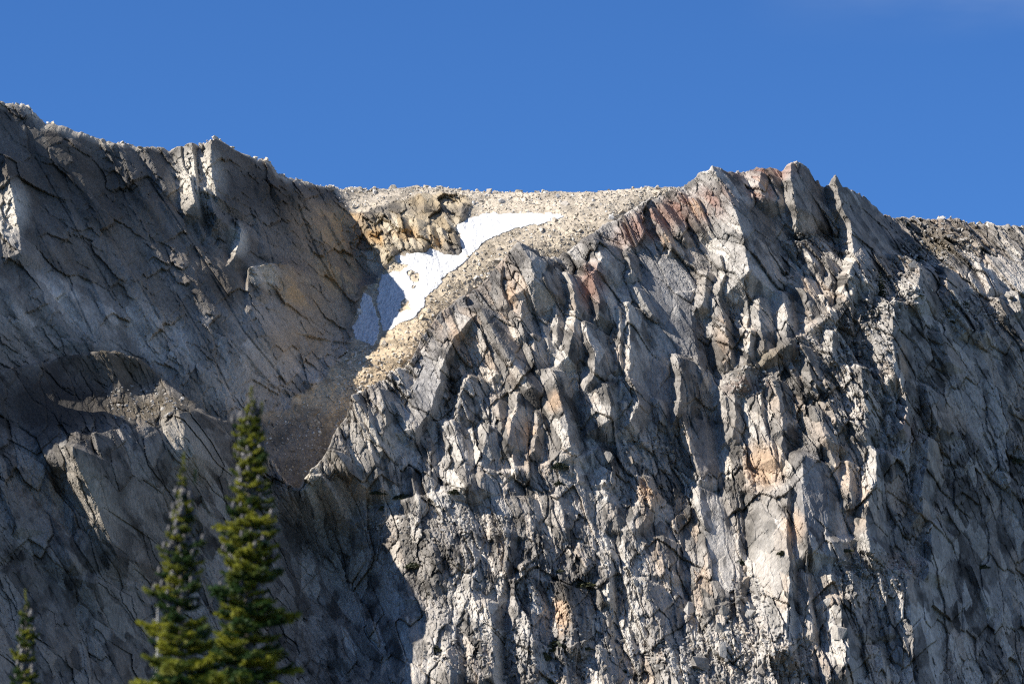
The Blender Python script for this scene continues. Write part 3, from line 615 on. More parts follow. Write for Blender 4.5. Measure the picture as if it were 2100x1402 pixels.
h1, t1 = plates(uw, zw, 5.6, 2.2, 1, joint=.30, jw=.08); h2, t2 = plates(uw, zw, 2.3, 2.8, 2, joint=.26, jw=.13); h3, t3 = plates(u, Z, 1.1, 2.6, 3); h4, t4 = plates(u, Z, 0.55, 2.0, 4)
hs, ts = shards(u, Z, 2.2, 2.2, 2)
wob = 0.25 * fbm(X / 5, Z / 5, 3, 4) + 0.3 * h2 + 0.25 * h3
rel, rid = ribs_relief(X, Z, FRONT, RIBS_F, wob)
rel = rel + ledge_relief(X, Z, FRONT, LEDGES) - gully_relief(X, Z, FRONT, GULLIES)
amp = np.ones(X.shape, np.float32)
for w in blobs(X, Z, FRONT, [(1370, 620, 75, 190, -25), (1340, 800, 60, 120), (875, 800, 45, 110), (1660, 1020, 60, 120), (1790, 480, 90, 90), (1640, 420, 60, 80), (1580, 480, 90, 80), (1570, 1120, 50, 150), (1450, 920, 45, 80), (1480, 1110, 40, 110)]): amp = np.minimum(amp, 1 - 0.75 * w)
amp = amp * (0.6 + 0.4 * wk)
for w in blobs(X, Z, FRONT, [(2010, 1150, 150, 360), (2010, 800, 110, 200)]): amp = np.minimum(amp, 1 - 0.5 * w)
rub = np.zeros(X.shape, np.float32)            # rubbly, broken ground
for w in blobs(X, Z, FRONT, [(950, 1130, 240, 120), (1180, 1200, 260, 200), (1500, 1340, 180, 90), (1780, 1200, 110, 110), (1750, 820, 120, 120), (1840, 600, 90, 90), (2000, 640, 100, 60), (1300, 1000, 120, 90), (1930, 500, 80, 60), (300, 830, 130, 50), (1100, 1350, 250, 90)]): rub = np.maximum(rub, w)
for w in blobs(X, Z, FRONT, [(1130, 1210, 430, 230)]): rub = np.maximum(rub, .75 * w)
onrib = np.where(rid >= 0, 1, 0).astype(np.float32) * (1 - rub)
amp = amp * (1 - .3 * onrib)
brk = np.clip(.8 + 1.15 * fbm(X / 16, Z / 18, 2, 9), .12, 1.6); brk = np.maximum(brk, rub)      # whole slabs against shattered zones
h0, t0 = plates(uw, zw, 12.0, 1.8, 5, joint=.10, jw=.05)
rel = rel + amp * (12.0 * .22 * h0 + 5.6 * .40 * h1 * (1 - .4 * rub) + 2.3 * .55 * brk * h2 + brk * 1.1 * (.52 + .28 * rub) * (1 - .3 * onrib) * h3 + 0.55 * (.5 + .4 * rub) * (1 - .4 * onrib) * h4 + 2.2 * .22 * hs)
Y = D0 + base - rel
edge = np.clip((top[:, None] - Z) / 1.0, 0, 1)
Y = Y + 2.0 * (1 - np.sqrt(np.clip(edge * (2 - edge), 0, 1)))
# colours
C = np.ones(X.shape + (3,), np.float32) * GREY
C = C * (0.34 + 0.48 * t1 + 0.80 * t2 + 0.55 * t3)[..., None]
big = fbm(X / 14, Z / 20, 4, 1)
lich = fbm(X / 3.0, Z / 4.0, 4, 6)
C = mixc(C, np.clip(t2 * 3 - 1.5, 0, 1) * np.clip(.5 + big, 0, 1), (0.48, 0.36, 0.26))          # tan fresh faces
C = mixc(C, np.clip(t1 * 3 - 1.75, 0, 1) * .65, (0.54, 0.505, 0.46)); C = mixc(C, np.clip(t2 * 4 - 2.8, 0, 1) * .7, (0.60, 0.56, 0.50))                               # pale faces
C = C * (1 - 0.6 * np.clip(lich * 1.8 - .05, 0, 1) * np.clip(1.25 - t2, 0, 1))[..., None]          # dark lichen
for w in blobs(X, Z, FRONT, [(1340, 460, 130, 50, -30), (1430, 430, 90, 60), (1560, 360, 110, 30), (1215, 590, 40, 70), (1560, 400, 40, 30)]): C = mixc(C, w * np.clip(t2 * 2.6 - .4, 0.3, 1) * .85, (0.31, 0.18, 0.14))
for w in blobs(X, Z, FRONT, [(1430, 430, 30, 30), (1560, 392, 22, 25), (1370, 500, 20, 40), (1480, 700, 25, 60), (1625, 1080, 30, 50), (1850, 740, 16, 60), (690, 1040, 30, 40), (955, 690, 40, 40), (1040, 620, 25, 60), (1140, 830, 25, 30), (1560, 960, 60, 70), (1150, 1260, 25, 60), (1330, 1010, 35, 40), (1085, 900, 30, 60)]):
    C = mixc(C, w * np.clip(t2 * 2.6 - .5, 0.1, 1) * .85, (0.52, 0.37, 0.25))
for w in blobs(X, Z, FRONT, [(1570, 1170, 45, 150), (1480, 480, 50, 70), (1500, 590, 60, 60), (1560, 650, 60, 60), (1600, 670, 30, 50), (1740, 530, 20, 70), (1850, 590, 60, 50), (1800, 700, 35, 70), (920, 930, 40, 40), (1220, 845, 35, 20), (1290, 840, 20, 40), (1500, 1330, 150, 80), (1250, 1340, 60, 60), (1060, 1330, 50, 80), (1425, 1040, 14, 40)]):
    C = mixc(C, w * .5, (0.50, 0.47, 0.43))
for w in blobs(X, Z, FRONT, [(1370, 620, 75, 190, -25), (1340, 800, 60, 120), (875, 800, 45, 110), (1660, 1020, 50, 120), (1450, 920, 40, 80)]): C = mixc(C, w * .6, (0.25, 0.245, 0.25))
for w in blobs(X, Z, FRONT, [(960, 600, 110, 60, -40), (1065, 540, 40, 50), (780, 800, 60, 40), (1230, 480, 70, 30, -35), (1790, 460, 90, 60), (1660, 400, 60, 60), (1560, 460, 60, 60)]): C = mixc(C, w * .55, (0.17, 0.16, 0.155))
for w in blobs(X, Z, FRONT, [(1920, 500, 70, 50), (1560, 745, 60, 25, -30), (300, 840, 150, 60), (250, 760, 130, 70)]): C = mixc(C, w * .75, (0.185, 0.15, 0.10))
for w in blobs(X, Z, FRONT, [(1850, 1160, 60, 25), (1530, 800, 60, 25), (1860, 880, 30, 40)]): C = mixc(C, w * .6, (0.36, 0.26, 0.22))
for w in blobs(X, Z, FRONT, [(665, 955, 70, 50, -40), (730, 870, 60, 60), (800, 900, 70, 90), (690, 1030, 30, 40)]): C = mixc(C, w * .6 * (.4 + t2), (0.46, 0.42, 0.365))
for w in blobs(X, Z, FRONT, [(635, 980, 45, 40, -40)]): C = mixc(C, w * .85, (0.50, 0.46, 0.39))  # sunlit toe of the spur brightened in its colour
for w in blobs(X, Z, FRONT, [(1960, 480, 180, 60)]): C = mixc(C, w * .65, (0.16, 0.135, 0.11))
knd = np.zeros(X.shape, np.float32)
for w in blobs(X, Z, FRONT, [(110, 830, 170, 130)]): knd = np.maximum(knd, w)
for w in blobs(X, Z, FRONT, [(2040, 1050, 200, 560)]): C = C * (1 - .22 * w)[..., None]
C = C * np.where(X < FRONT.place(620, 1100)[0], .60, 1)[..., None]  # knoll colour lowered to deepen the shade it lies in
C = mixc(C, knd * .95, (0.038, 0.034, 0.030))  # shadow on the hump painted near black
for w in blobs(X, Z, FRONT, [(190, 1020, 45, 120, -25), (380, 920, 50, 90, -20)]): C = mixc(C, w * .6, (0.50, 0.44, 0.36))
FRONT_X, FRONT_Y, FRONT_Z, FRONT_XS, FRONT_TOP = X, Y, Z, X[:, 0], top
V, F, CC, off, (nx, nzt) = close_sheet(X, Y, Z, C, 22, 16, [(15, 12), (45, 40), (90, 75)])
xk = FRONT.place(640, 1200)[0]; xr = FRONT.place(1850, 500)[0]
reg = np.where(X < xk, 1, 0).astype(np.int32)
reg[(Z > FRONT.place(1900, 560)[1]) & (X > xr)] = 2
reg = pad(reg, off, nzt, 0); reg[:, :off] = reg[:, off:off + 1]; reg[:, off + X.shape[1]:] = reg[:, off + X.shape[1] - 1:off + X.shape[1]]
fr = face_id(reg); fi = face_id(pad(rid, off, nzt, -1))
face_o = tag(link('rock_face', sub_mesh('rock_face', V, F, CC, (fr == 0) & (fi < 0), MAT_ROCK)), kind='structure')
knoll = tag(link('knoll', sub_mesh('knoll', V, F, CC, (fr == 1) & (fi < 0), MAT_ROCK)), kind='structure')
hill = tag(link('hill', sub_mesh('hill', V, F, CC, (fr == 2) & (fi < 0), MAT_ROCK)), kind='structure')
for k in range(len(RIBS_F)):
    m = fi == k
    if m.sum() > 30:
        p = np.bincount(fr[m], minlength=3).argmax()
        w = RIBS_F[k]
        link('rock_fin' if w[1] < 20 else ('rock_slab' if w[2] > 60 else 'rock_rib'), sub_mesh('rock_rib', V, F, CC, m, MAT_ROCK), (face_o, knoll, hill)[p])

# ================================================================== valley ground in front of the mountain (below the frame)
def ground_mesh():
    n = 70
    gx = np.linspace(-1, 1, n); gx = np.sign(gx) * np.abs(gx) ** 1.8 * 6000
    gy = np.concatenate([np.linspace(-400, 900, 56), np.linspace(960, 9000, 14)])
    A, B = np.meshgrid(gx, gy, indexing='ij')
    t = np.clip((B - 60) / 830, 0, 1)
    H = 72 * t ** 1.7 + 2.0 * fbm(A / 60, B / 60, 4, 2) * np.clip((B - 90) / 200, 0, 1) + np.clip((B - 1000) / 8000, 0, 1) * 40
    V = np.stack([A, B, H], -1).reshape(-1, 3)
    idx = np.arange(len(V)).reshape(A.shape)
    F = np.stack([idx[:-1, :-1], idx[1:, :-1], idx[1:, 1:], idx[:-1, 1:]], -1).reshape(-1, 4)
    return mesh_np('ground', V, F, plain_material('meadow', (0.035, 0.045, 0.02), (0.075, 0.07, 0.035), 0.08, 0.95), None, True)
tag(link('ground', ground_mesh()), kind='structure')

# ------------------------------------------------------------------ surface lookups
def surf(xs, top, X, Y, Z, x, z):
    """depth of a sheet at world (x, z); nan above its skyline"""
    i = int(np.clip(np.searchsorted(xs, x), 1, len(xs) - 1))
    if z > top[i]: return None
    j = int(np.clip(np.searchsorted(Z[i], z), 1, Z.shape[1] - 1))
    return float(Y[i, j])
def on_rear(px, py):
    x, z = REAR.place(px, py); y = surf(REAR_XS, REAR_TOP, REAR_X, REAR_Y, REAR_Z, x, z)
    return None if y is None else (float(x), y, float(z))
def on_front(px, py):
    x, z = FRONT.place(px, py); y = surf(FRONT_XS, FRONT_TOP, FRONT_X, FRONT_Y, FRONT_Z, x, z)
    return None if y is None else (float(x), y, float(z))

# ================================================================== snow
def snow_patch(poly, label, holes=(), seed=0):
    """a sheet of old snow lying on the talus: thick in the middle, feathered towards its edge"""
    W = [REAR.place(a, b) for a, b in poly]
    q = np.array(W); x0, x1, z0, z1 = q[:, 0].min() - 1, q[:, 0].max() + 1, q[:, 1].min() - 1, q[:, 1].max() + 1
    st = 0.16
    gx = np.arange(x0, x1, st); gz = np.arange(z0, z1, st)
    A, B = np.meshgrid(gx, gz, indexing='ij')
    wa = A + 0.45 * fbm(A / 1.4, B / 1.4, 3, seed); wb = B + 0.45 * fbm(A / 1.4, B / 1.4, 3, seed + 3)
    ins = in_poly(wa, wb, W)
    for (hx, hy, rx, ry) in holes:
        cx, cz = REAR.place(hx, hy)
        ins &= ((wa - cx) / (rx * P)) ** 2 + ((wb - cz) / (ry * P)) ** 2 > 1
    d = ins.astype(np.float32); k = d.copy()
    for _ in range(12):
        e = k.copy(); e[1:-1, 1:-1] = (k[:-2, 1:-1] + k[2:, 1:-1] + k[1:-1, :-2] + k[1:-1, 2:] + k[1:-1, 1:-1]) / 5; k = e * ins
        d += k
    d = np.clip(d / 12.0, 0, 1)
    thick = 0.05 + 0.30 * d + (0.20 * fbm((A + .2 * B) / 1.3, B / 4, 3, 5) + .1 * fbm(A / 5, B / 5, 2, 6)) * d
    Yb = D0 + REAR.grid(A, B)
    Yf = Yb - thick
    idx = -np.ones(A.shape, np.int64)
    m = ins
    cell = m[:-1, :-1] & m[1:, :-1] & m[1:, 1:] & m[:-1, 1:]
    use = np.zeros_like(m); use[:-1, :-1] |= cell; use[1:, :-1] |= cell; use[1:, 1:] |= cell; use[:-1, 1:] |= cell
    n = use.sum(); idx[use] = np.arange(n)
    Vf = np.stack([A[use], Yf[use], B[use]], 1); Vb = np.stack([A[use], Yb[use] + 1.0, B[use] + 0.0], 1)
    a, b, c, e = idx[:-1, :-1][cell], idx[1:, :-1][cell], idx[1:, 1:][cell], idx[:-1, 1:][cell]
    F = [np.stack([a, b, c, e], 1)]
    # rim down to the ground
    cp = np.pad(cell, 1)
    for (di, dj, p, r) in ((-1, 0, e, a), (1, 0, b, c), (0, -1, a, b), (0, 1, c, e)):
        nb = cp[1 + di:cp.shape[0] - 1 + di, 1 + dj:cp.shape[1] - 1 + dj][cell]
        p2, r2 = p[~nb], r[~nb]
        F.append(np.stack([r2, p2, p2 + n, r2 + n], 1))
    me = mesh_np('snow_patch', np.concatenate([Vf, Vb]), np.concatenate(F), MAT_SNOW, None, True)
    return tag(link('snow_patch', me), label, 'snow')
snow_a = snow_patch(SNOW_A, 'long curved snowfield sweeping across the tan talus below the yellow outcrop', [(842, 562, 7, 6), (852, 570, 9, 9), (832, 622, 9, 10), (824, 634, 8, 4), (836, 630, 6, 5), (849, 588, 4, 4)], 1)
snow_b = snow_patch(SNOW_B, 'small shaded snow tongue at the foot of the left cliff wall', [(757, 697, 2, 2)], 2)

# ================================================================== stones
def stone_mesh(name, seed, mat, base):
    rg = np.random.default_rng(seed)
    bm = bmesh.new()
    n = 13
    for i in range(n):
        v = rg.normal(size=3); v /= np.linalg.norm(v); v *= (0.75 + 0.35 * rg.random()) * np.array([0.62, 0.5, 0.42])
        bm.verts.new(v)
    bmesh.ops.convex_hull(bm, input=bm.verts)
    for v in [v for v in bm.verts if not v.link_faces]: bm.verts.remove(v)
    me = bpy.data.meshes.new(name); bm.to_mesh(me); bm.free()
    at_ = me.color_attributes.new('Col', 'FLOAT_COLOR', 'POINT')
    for d in at_.data: d.color = (*base, 1)
    me.materials.append(mat)
    return me
ST_COL = [(0.60, 0.55, 0.46), (0.54, 0.47, 0.37), (0.50, 0.44, 0.36), (0.66, 0.62, 0.56), (0.52, 0.47, 0.41), (0.42, 0.37, 0.31), (0.58, 0.49, 0.37), (0.70, 0.67, 0.62)]
GR_COL = [(0.34, 0.315, 0.28), (0.28, 0.26, 0.235), (0.40, 0.37, 0.33), (0.24, 0.22, 0.20), (0.44, 0.41, 0.37), (0.36, 0.30, 0.24), (0.30, 0.285, 0.265), (0.47, 0.44, 0.40)]
GSTONES = [stone_mesh('boulder', 60 + i, MAT_ROCK, GR_COL[i]) for i in range(8)]
STONES = [stone_mesh('stone', 40 + i, MAT_SCREE, ST_COL[i]) for i in range(8)]
ST_V = [np.array([v.co for v in m.vertices]) for m in STONES]
ST_F = [[tuple(p.vertices) for p in m.polygons] for m in STONES]
TAL_STONE_PX = [p for p in talus_poly]
rnd = random.Random(11)
def in_snow(px, py):
    a = np.array([px]); b = np.array([py])
    return bool(in_poly(a, b, SNOW_A)[0] or in_poly(a, b, SNOW_B)[0])
def place_stone(p, size, parent, name='stone'):
    k = rnd.randrange(8)
    o = link(name, (STONES if name == 'stone' else GSTONES)[k], parent)
    o.location = (p[0], p[1] - 0.15 * size, p[2] + 0.12 * size)
    o.rotation_euler = (rnd.uniform(0, 6.3), rnd.uniform(0, 6.3), rnd.uniform(0, 6.3))
    o.scale = (size * rnd.uniform(.8, 1.3), size * rnd.uniform(.8, 1.2), size * rnd.uniform(.7, 1.1))
    return o
spots = []
# stones seen lying in and around the snow, then the talus at large
for (px, py, w) in [(842, 562, 12), (852, 568, 10), (858, 575, 8), (835, 618, 9), (828, 626, 10), (840, 628, 9), (824, 636, 7), (850, 590, 8), (809, 577, 6), (832, 586, 5), (848, 582, 5), (719, 730, 16), (742, 722, 9), (788, 708, 16), (778, 742, 11),
                    (766, 732, 9), (738, 745, 9), (745, 764, 9), (718, 745, 12), (892, 582, 7), (915, 566, 8), (960, 528, 10), (905, 596, 7), (955, 690, 0), (1160, 420, 16), (712, 738, 14), (758, 750, 7), (975, 570, 10), (880, 608, 10), (884, 616, 9), (872, 536, 4), (884, 553, 4), (908, 540, 3), (1000, 462, 3), (960, 500, 3), (846, 604, 4), (868, 590, 4), (800, 600, 3), (812, 640, 3), (760, 640, 3), (1040, 452, 3), (820, 532, 5), (925, 548, 4)]:
    if w: spots.append((px, py, w * P))
while len(spots) < 300:
    px, py = rnd.uniform(690, 1420), rnd.uniform(378, 860)
    if not in_poly(np.array([px]), np.array([py]), talus_poly)[0] or in_snow(px, py): continue
    if py > 1080 - 0.62 * px + 190 and px > 700 and py > 820: continue
    top_bias = 1.0 if py < 440 else 0.8
    spots.append((px, py, rnd.choice([5, 6, 6, 7, 8, 9, 11, 14, 19]) * P * top_bias))
for (px, py, sz) in spots:
    p = on_rear(px, py)
    if p: place_stone(p, sz, talus_o)
def stone_field(name, items, parent, cols=ST_COL):
    Vs, Fs, Cs, n = [], [], [], 0
    for (p, sz) in items:
        k = rnd.randrange(8); a, b, c = rnd.uniform(0, 6.3), rnd.uniform(0, 6.3), rnd.uniform(.7, 1.3)
        ca, sa, cb, sb = math.cos(a), math.sin(a), math.cos(b), math.sin(b)
        R = np.array([[ca, -sa, 0], [sa, ca, 0], [0, 0, 1]]) @ np.array([[1, 0, 0], [0, cb, -sb], [0, sb, cb]])
        v = (ST_V[k] * np.array([sz * c, sz, sz / c])) @ R.T + np.array([p[0], p[1] - .15 * sz, p[2] + .1 * sz])
        Vs.append(v); Fs.append(np.array(ST_F[k]) + n); n += len(v)
        Cs.append(np.tile(np.array(cols[k]) * rnd.uniform(.75, 1.15), (len(v), 1)))
    me = mesh_np(name, np.concatenate(Vs), np.concatenate(Fs), MAT_SCREE, np.concatenate(Cs))
    return tag(link(name, me, parent), kind='stuff')
items = []
while len(items) < 5200:
    px, py = rnd.uniform(690, 1430), 378 + 480 * rnd.random() ** 1.6
    if px < 760: py = rnd.uniform(378, 900)
    if rnd.random() < .12: px, py = rnd.uniform(480, 760), rnd.uniform(700, 980)
    if not in_poly(np.array([px]), np.array([py]), talus_poly)[0] or in_snow(px, py): continue
    p = on_rear(px, py)
    if p: items.append((p, rnd.choice([2.5, 3, 3.5, 4, 5, 6]) * P))
# rocks along the skyline rims
for i in range(900):
    if i > 760: break
    px = rnd.uniform(0, 1400) if i < 700 else rnd.uniform(1840, 2100)
    xs, top, f = (REAR_XS, REAR_TOP, REAR) if i < 700 else (FRONT_XS, FRONT_TOP, FRONT)
    XX, YY = (REAR_X, REAR_Y) if i < 700 else (FRONT_X, FRONT_Y)
    x = f.place(px, 350)[0]; k = int(np.clip(np.searchsorted(xs, x), 1, len(xs) - 1))
    if vnoise(np.array([x / 4.0]), np.array([1.7]), 3)[0] < .0: continue
    items.append(((x, float(YY[k, -1]) + rnd.uniform(-1.4, .6), float(top[k]) - .05 - rnd.uniform(0, 1.4) ** 2 * .5), rnd.choice([3, 4, 4, 5, 7, 9, 12, 17]) * P * .9))
stone_field('scree', items, talus_o)
items = []
for (cx, cy, rx, ry, n) in [(1500, 1350, 170, 60, 700), (1530, 1240, 50, 60, 120), (1850, 590, 60, 50, 220), (1800, 690, 50, 90, 220), (2000, 650, 70, 40, 200), (1790, 1180, 90, 50, 350), (1640, 500, 40, 18, 80), (1930, 500, 80, 50, 300), (1120, 1340, 260, 60, 500), (300, 830, 90, 40, 160),
                            (1700, 700, 90, 60, 250), (1540, 790, 60, 30, 160), (1330, 915, 60, 20, 100), (900, 1080, 160, 40, 250)]:
    for _ in range(n):
        a = rnd.uniform(0, 6.283); r = math.sqrt(rnd.random())
        p = on_front(cx + rx * r * math.cos(a), cy + ry * r * math.sin(a))
        if p: items.append((p, rnd.choice([3, 4, 5, 6, 7, 9]) * P))
stone_field('rubble', items, face_o, GR_COL)
for (px, py, w) in [(1435, 1365, 44), (1528, 1200, 30), (1533, 1255, 32), (1485, 1260, 22), (1420, 1255, 36), (1540, 1265, 22), (1475, 1300, 28), (1524, 1170, 20), (1690, 1245, 34), (1720, 1310, 40), (1855, 1150, 24), (1990, 600, 20), (2070, 612, 26), (1870, 560, 28), (1480, 1340, 26), (1750, 1120, 22), (1560, 1380, 26), (1600, 1370, 20), (1290, 950, 22), (1245, 945, 24)]:
    p = on_front(px, py)
    if p:
        o = place_stone(p, w * P * 1.1, face_o, 'boulder')

# ================================================================== foliage
def leaf_material(name, c1, c2, scale, trans=0.15):
    m, nt, bs = new_mat(name)
    N = nt.nodes.new; Lk = nt.links.new
    geo = N('ShaderNodeNewGeometry'); n = N('ShaderNodeTexNoise'); n.inputs['Scale'].default_value = scale; n.inputs['Detail'].default_value = 2
    Lk(geo.outputs['Position'], n.inputs['Vector'])
    cr = N('ShaderNodeValToRGB'); cr.color_ramp.elements[0].position = 0.35; cr.color_ramp.elements[0].color = (*c1, 1); cr.color_ramp.elements[1].position = 0.7; cr.color_ramp.elements[1].color = (*c2, 1)
    Lk(n.outputs['Fac'], cr.inputs['Fac']); Lk(cr.outputs[0], bs.inputs['Base Color'])
    oi = N('ShaderNodeObjectInfo'); ad = N('ShaderNodeMath'); ad.operation = 'MULTIPLY_ADD'; Lk(oi.outputs['Random'], ad.inputs[0]); ad.inputs[1].default_value = 0.5; ad.inputs[2].default_value = -0.25
    a2 = N('ShaderNodeMath'); a2.operation = 'ADD'; Lk(n.outputs['Fac'], a2.inputs[0]); Lk(ad.outputs[0], a2.inputs[1]); Lk(a2.outputs[0], cr.inputs['Fac'])      # every branch a little greener or yellower
    bs.inputs['Roughness'].default_value = 0.55; bs.inputs['Specular IOR Level'].default_value = 0.3
    tr = N('ShaderNodeBsdfTranslucent'); Lk(cr.outputs[0], tr.inputs['Color'])
    mx = N('ShaderNodeMixShader'); mx.inputs[0].default_value = trans
    out = [x for x in nt.nodes if x.type == 'OUTPUT_MATERIAL'][0]
    Lk(bs.outputs[0], mx.inputs[1]); Lk(tr.outputs[0], mx.inputs[2]); Lk(mx.outputs[0], out.inputs['Surface'])
    return m
MAT_NEEDLE = leaf_material('fir_needles', (0.028, 0.068, 0.012), (0.29, 0.295, 0.028), 2.6, 0.35)
MAT_FARFIR = leaf_material('far_needles', (0.012, 0.022, 0.010), (0.03, 0.045, 0.016), 0.8, 0.1)
MAT_SHRUB = leaf_material('shrub_leaves', (0.02, 0.026, 0.01), (0.05, 0.05, 0.018), 0.8, 0.1)
MAT_BARK = plain_material('fir_bark', (0.09, 0.075, 0.06), (0.17, 0.15, 0.13), 12, 0.9)
MAT_CONE = plain_material('fir_cone', (0.02, 0.018, 0.02), (0.11, 0.105, 0.105), 45, 0.45, 0.5)

def tube(pts, rad, sides=6):
    V, F = [], []
    pts = [Vector(p) for p in pts]
    for i, p in enumerate(pts):
        d = (pts[min(i + 1, len(pts) - 1)] - pts[max(i - 1, 0)]).normalized()
        a = d.orthogonal().normalized(); b = d.cross(a)
        for k in range(sides):
            t = 2 * math.pi * k / sides
            V.append(p + (a * math.cos(t) + b * math.sin(t)) * rad[i])
    for i in range(len(pts) - 1):
        for k in range(sides):
            F.append((i * sides + k, i * sides + (k + 1) % sides, (i + 1) * sides + (k + 1) % sides, (i + 1) * sides + k))
    return V, F

def needle_spray(V, F, p, d, L, nl, rg, n):
    """needles standing round a twig from p along d"""
    d = d.normalized(); a = d.orthogonal().normalized(); b = d.cross(a)
    for i in range(n):
        t = rg.uniform(0, 1); th = rg.uniform(0, 6.283)
        q = p + d * (L * t)
        o = (a * math.cos(th) + b * math.sin(th)); o.z += 0.35
        dirn = (o.normalized() * 0.8 + d * 0.65).normalized()
        w = dirn.cross(d); w = (w.normalized() if w.length > 1e-4 else a) * nl * 0.2
        e = q + dirn * nl * rg.uniform(.75, 1.2)
        k = len(V); V += [q - w, q + w, e]; F.append((k, k + 1, k + 2))

def fir_branch(name, seed, mat, nl=0.075, dens=0.8):
    """a branch one metre long along +x: a rising tip, side twigs in a flat spray, needles all round"""
    rg = random.Random(seed)
    V, F = [], []
    tv, tf = tube([(0, 0, 0), (.35, 0, -.07), (.7, 0, -.06), (1, 0, .06)], [.016, .012, .008, .003], 4)
    ax = [Vector((0, 0, 0)), Vector((.35, 0, -.07)), Vector((.7, 0, -.06)), Vector((1, 0, .06))]
    def spine(t):
        s = t * 3; i = min(int(s), 2); return ax[i].lerp(ax[i + 1], s - i)
    for i in range(9):
        t = .1 + .1 * i
        needle_spray(V, F, spine(t), spine(min(t + .1, 1)) - spine(t) + Vector((1e-3, 0, 0)), .12, nl, rg, int(22 * dens))
    k = 0
    for t in [.22, .34, .46, .58, .68, .78, .87]:
        for s in (-1, 1):
            L = (.42 * (1 - t) + .12) * rg.uniform(.75, 1.2)
            d = Vector((.75, s * rg.uniform(.6, .95), rg.uniform(-.12, .2)))
            p = spine(t)
            needle_spray(V, F, p, d, L, nl, rg, int((60 * L / .3 + 12) * dens))
            tip = p + d.normalized() * L
            if L > .2:
                for s2 in (-1, 1):
                    needle_spray(V, F, p + d.normalized() * L * .55, Vector((d.x, d.y + s2 * .6, d.z + .1)), L * .4, nl, rg, int(22 * dens))
    me = bpy.data.meshes.new(name)
    n0 = len(V)
    me.from_pydata([tuple(v) for v in V + tv], [], F + [tuple(i + n0 for i in f) for f in tf])
    me.materials.append(mat); me.materials.append(MAT_BARK)
    for i, pl in enumerate(me.polygons): pl.material_index = 0 if i < len(F) else 1
    return me
BRANCH = [fir_branch('branch', 70 + i, MAT_NEEDLE) for i in range(5)]
FARBRANCH = [fir_branch('branch', 90 + i, MAT_FARFIR, 0.13, 0.35) for i in range(2)]

def cone_mesh():
    bm = bmesh.new()
    n, ns = 7, 8
    rings = []
    for i in range(n):
        t = i / (n - 1); r = 0.024 * math.sin(math.pi * (0.12 + 0.82 * t)) ** .6 * (1.12 if i % 2 else .92)
        rings.append([bm.verts.new((r * math.cos(6.283 * (k + .5 * (i % 2)) / ns), r * math.sin(6.283 * (k + .5 * (i % 2)) / ns), .10 * t)) for k in range(ns)])
    for i in range(n - 1):
        for k in range(ns): bm.faces.new((rings[i][k], rings[i][(k + 1) % ns], rings[i + 1][(k + 1) % ns], rings[i + 1][k]))
    bm.faces.new(rings[0][::-1]); bm.faces.new(rings[-1])
    me = bpy.data.meshes.new('cone'); bm.to_mesh(me); bm.free(); me.materials.append(MAT_CONE)
    return me
CONE = cone_mesh()

def fir(base, height, prof, label, rg, whorl, cones=0, cone_band=(0, 1), branches=BRANCH, leaders=1, per=6, group=None, bare_below=None):
    """prof: (distance below the tip in metres, branch length) pairs"""
    root = bpy.data.objects.new('fir_tree', None); COL.objects.link(root); root.location = base
    tag(root, label, 'fir tree', group)
    tv, tf = tube([(0, 0, -1), (0.01, 0, height * .5), (0, 0, height * .85), (0, 0, height)], [height * .014, height * .009, height * .0035, .006], 8)
    me = bpy.data.meshes.new('trunk'); me.from_pydata([tuple(v) for v in tv], [], tf); me.materials.append(MAT_BARK)
    link('trunk', me, root)
    pd = [a for a, b in prof]; pl = [b for a, b in prof]
    d = whorl * .7; tips = []
    nb = 0
    while d < (bare_below or height * .8):
        L0 = float(np.interp(d, pd, pl))
        n = per if d > whorl * 3 else 4
        a0 = rg.uniform(0, 6.283)
        for k in range(n):
            if d > whorl * 4 and rg.random() < .07: continue
            L = L0 * (rg.uniform(.55, 1.0) if rg.random() < .85 else rg.uniform(1.0, 1.35))
            az = a0 + 6.283 * k / n + rg.uniform(-.3, .3)
            tilt = float(np.interp(d, [0, whorl * 4, height * .3, height * .8], [.95, .35, .05, -.3])) + rg.uniform(-.18, .18)
            o = link('branch', branches[rg.randrange(len(branches))], root); nb += 1
            o.location = (0, 0, height - d + rg.uniform(-.3, .3) * whorl)
            o.rotation_euler = (rg.uniform(-.25, .25), -tilt, az)
            s = max(L, .06); th = min(max(1.0, .30 / s), 2.0)
            o.scale = (s, s * th, s * th)
            tips.append((d, az, tilt, L, o.location.z))
        d += whorl * (1 + .25 * d / height) * rg.uniform(.8, 1.2)
    # leader shoots
    for i in range(leaders):
        o = link('leader', branches[0], root); o.location = ((0.16 * (i % 2 * 2 - 1) if i else 0), 0, height - (.05 if i == 0 else .28)); o.rotation_euler = (0, -1.45, rg.uniform(0, 6)); o.scale = (.26, .10, .10)
    if cones:
        ts = [t for t in tips if cone_band[0] < t[0] < cone_band[1]]
        for i in range(cones):
            (dd, az, tilt, L, z) = ts[rg.randrange(len(ts))]
            f = rg.uniform(.35, .98) * L
            o = link('cone', CONE, root)
            o.location = (math.cos(az) * math.cos(tilt) * f + rg.uniform(-.03, .03), math.sin(az) * math.cos(tilt) * f + rg.uniform(-.03, .03), z + math.sin(tilt) * f - .06 * f + rg.uniform(0, .03))
            o.rotation_euler = (rg.uniform(-.2, .2), rg.uniform(-.2, .2), rg.uniform(0, 6)); s = rg.uniform(.9, 1.4); o.scale = (s, s, s)
    return root

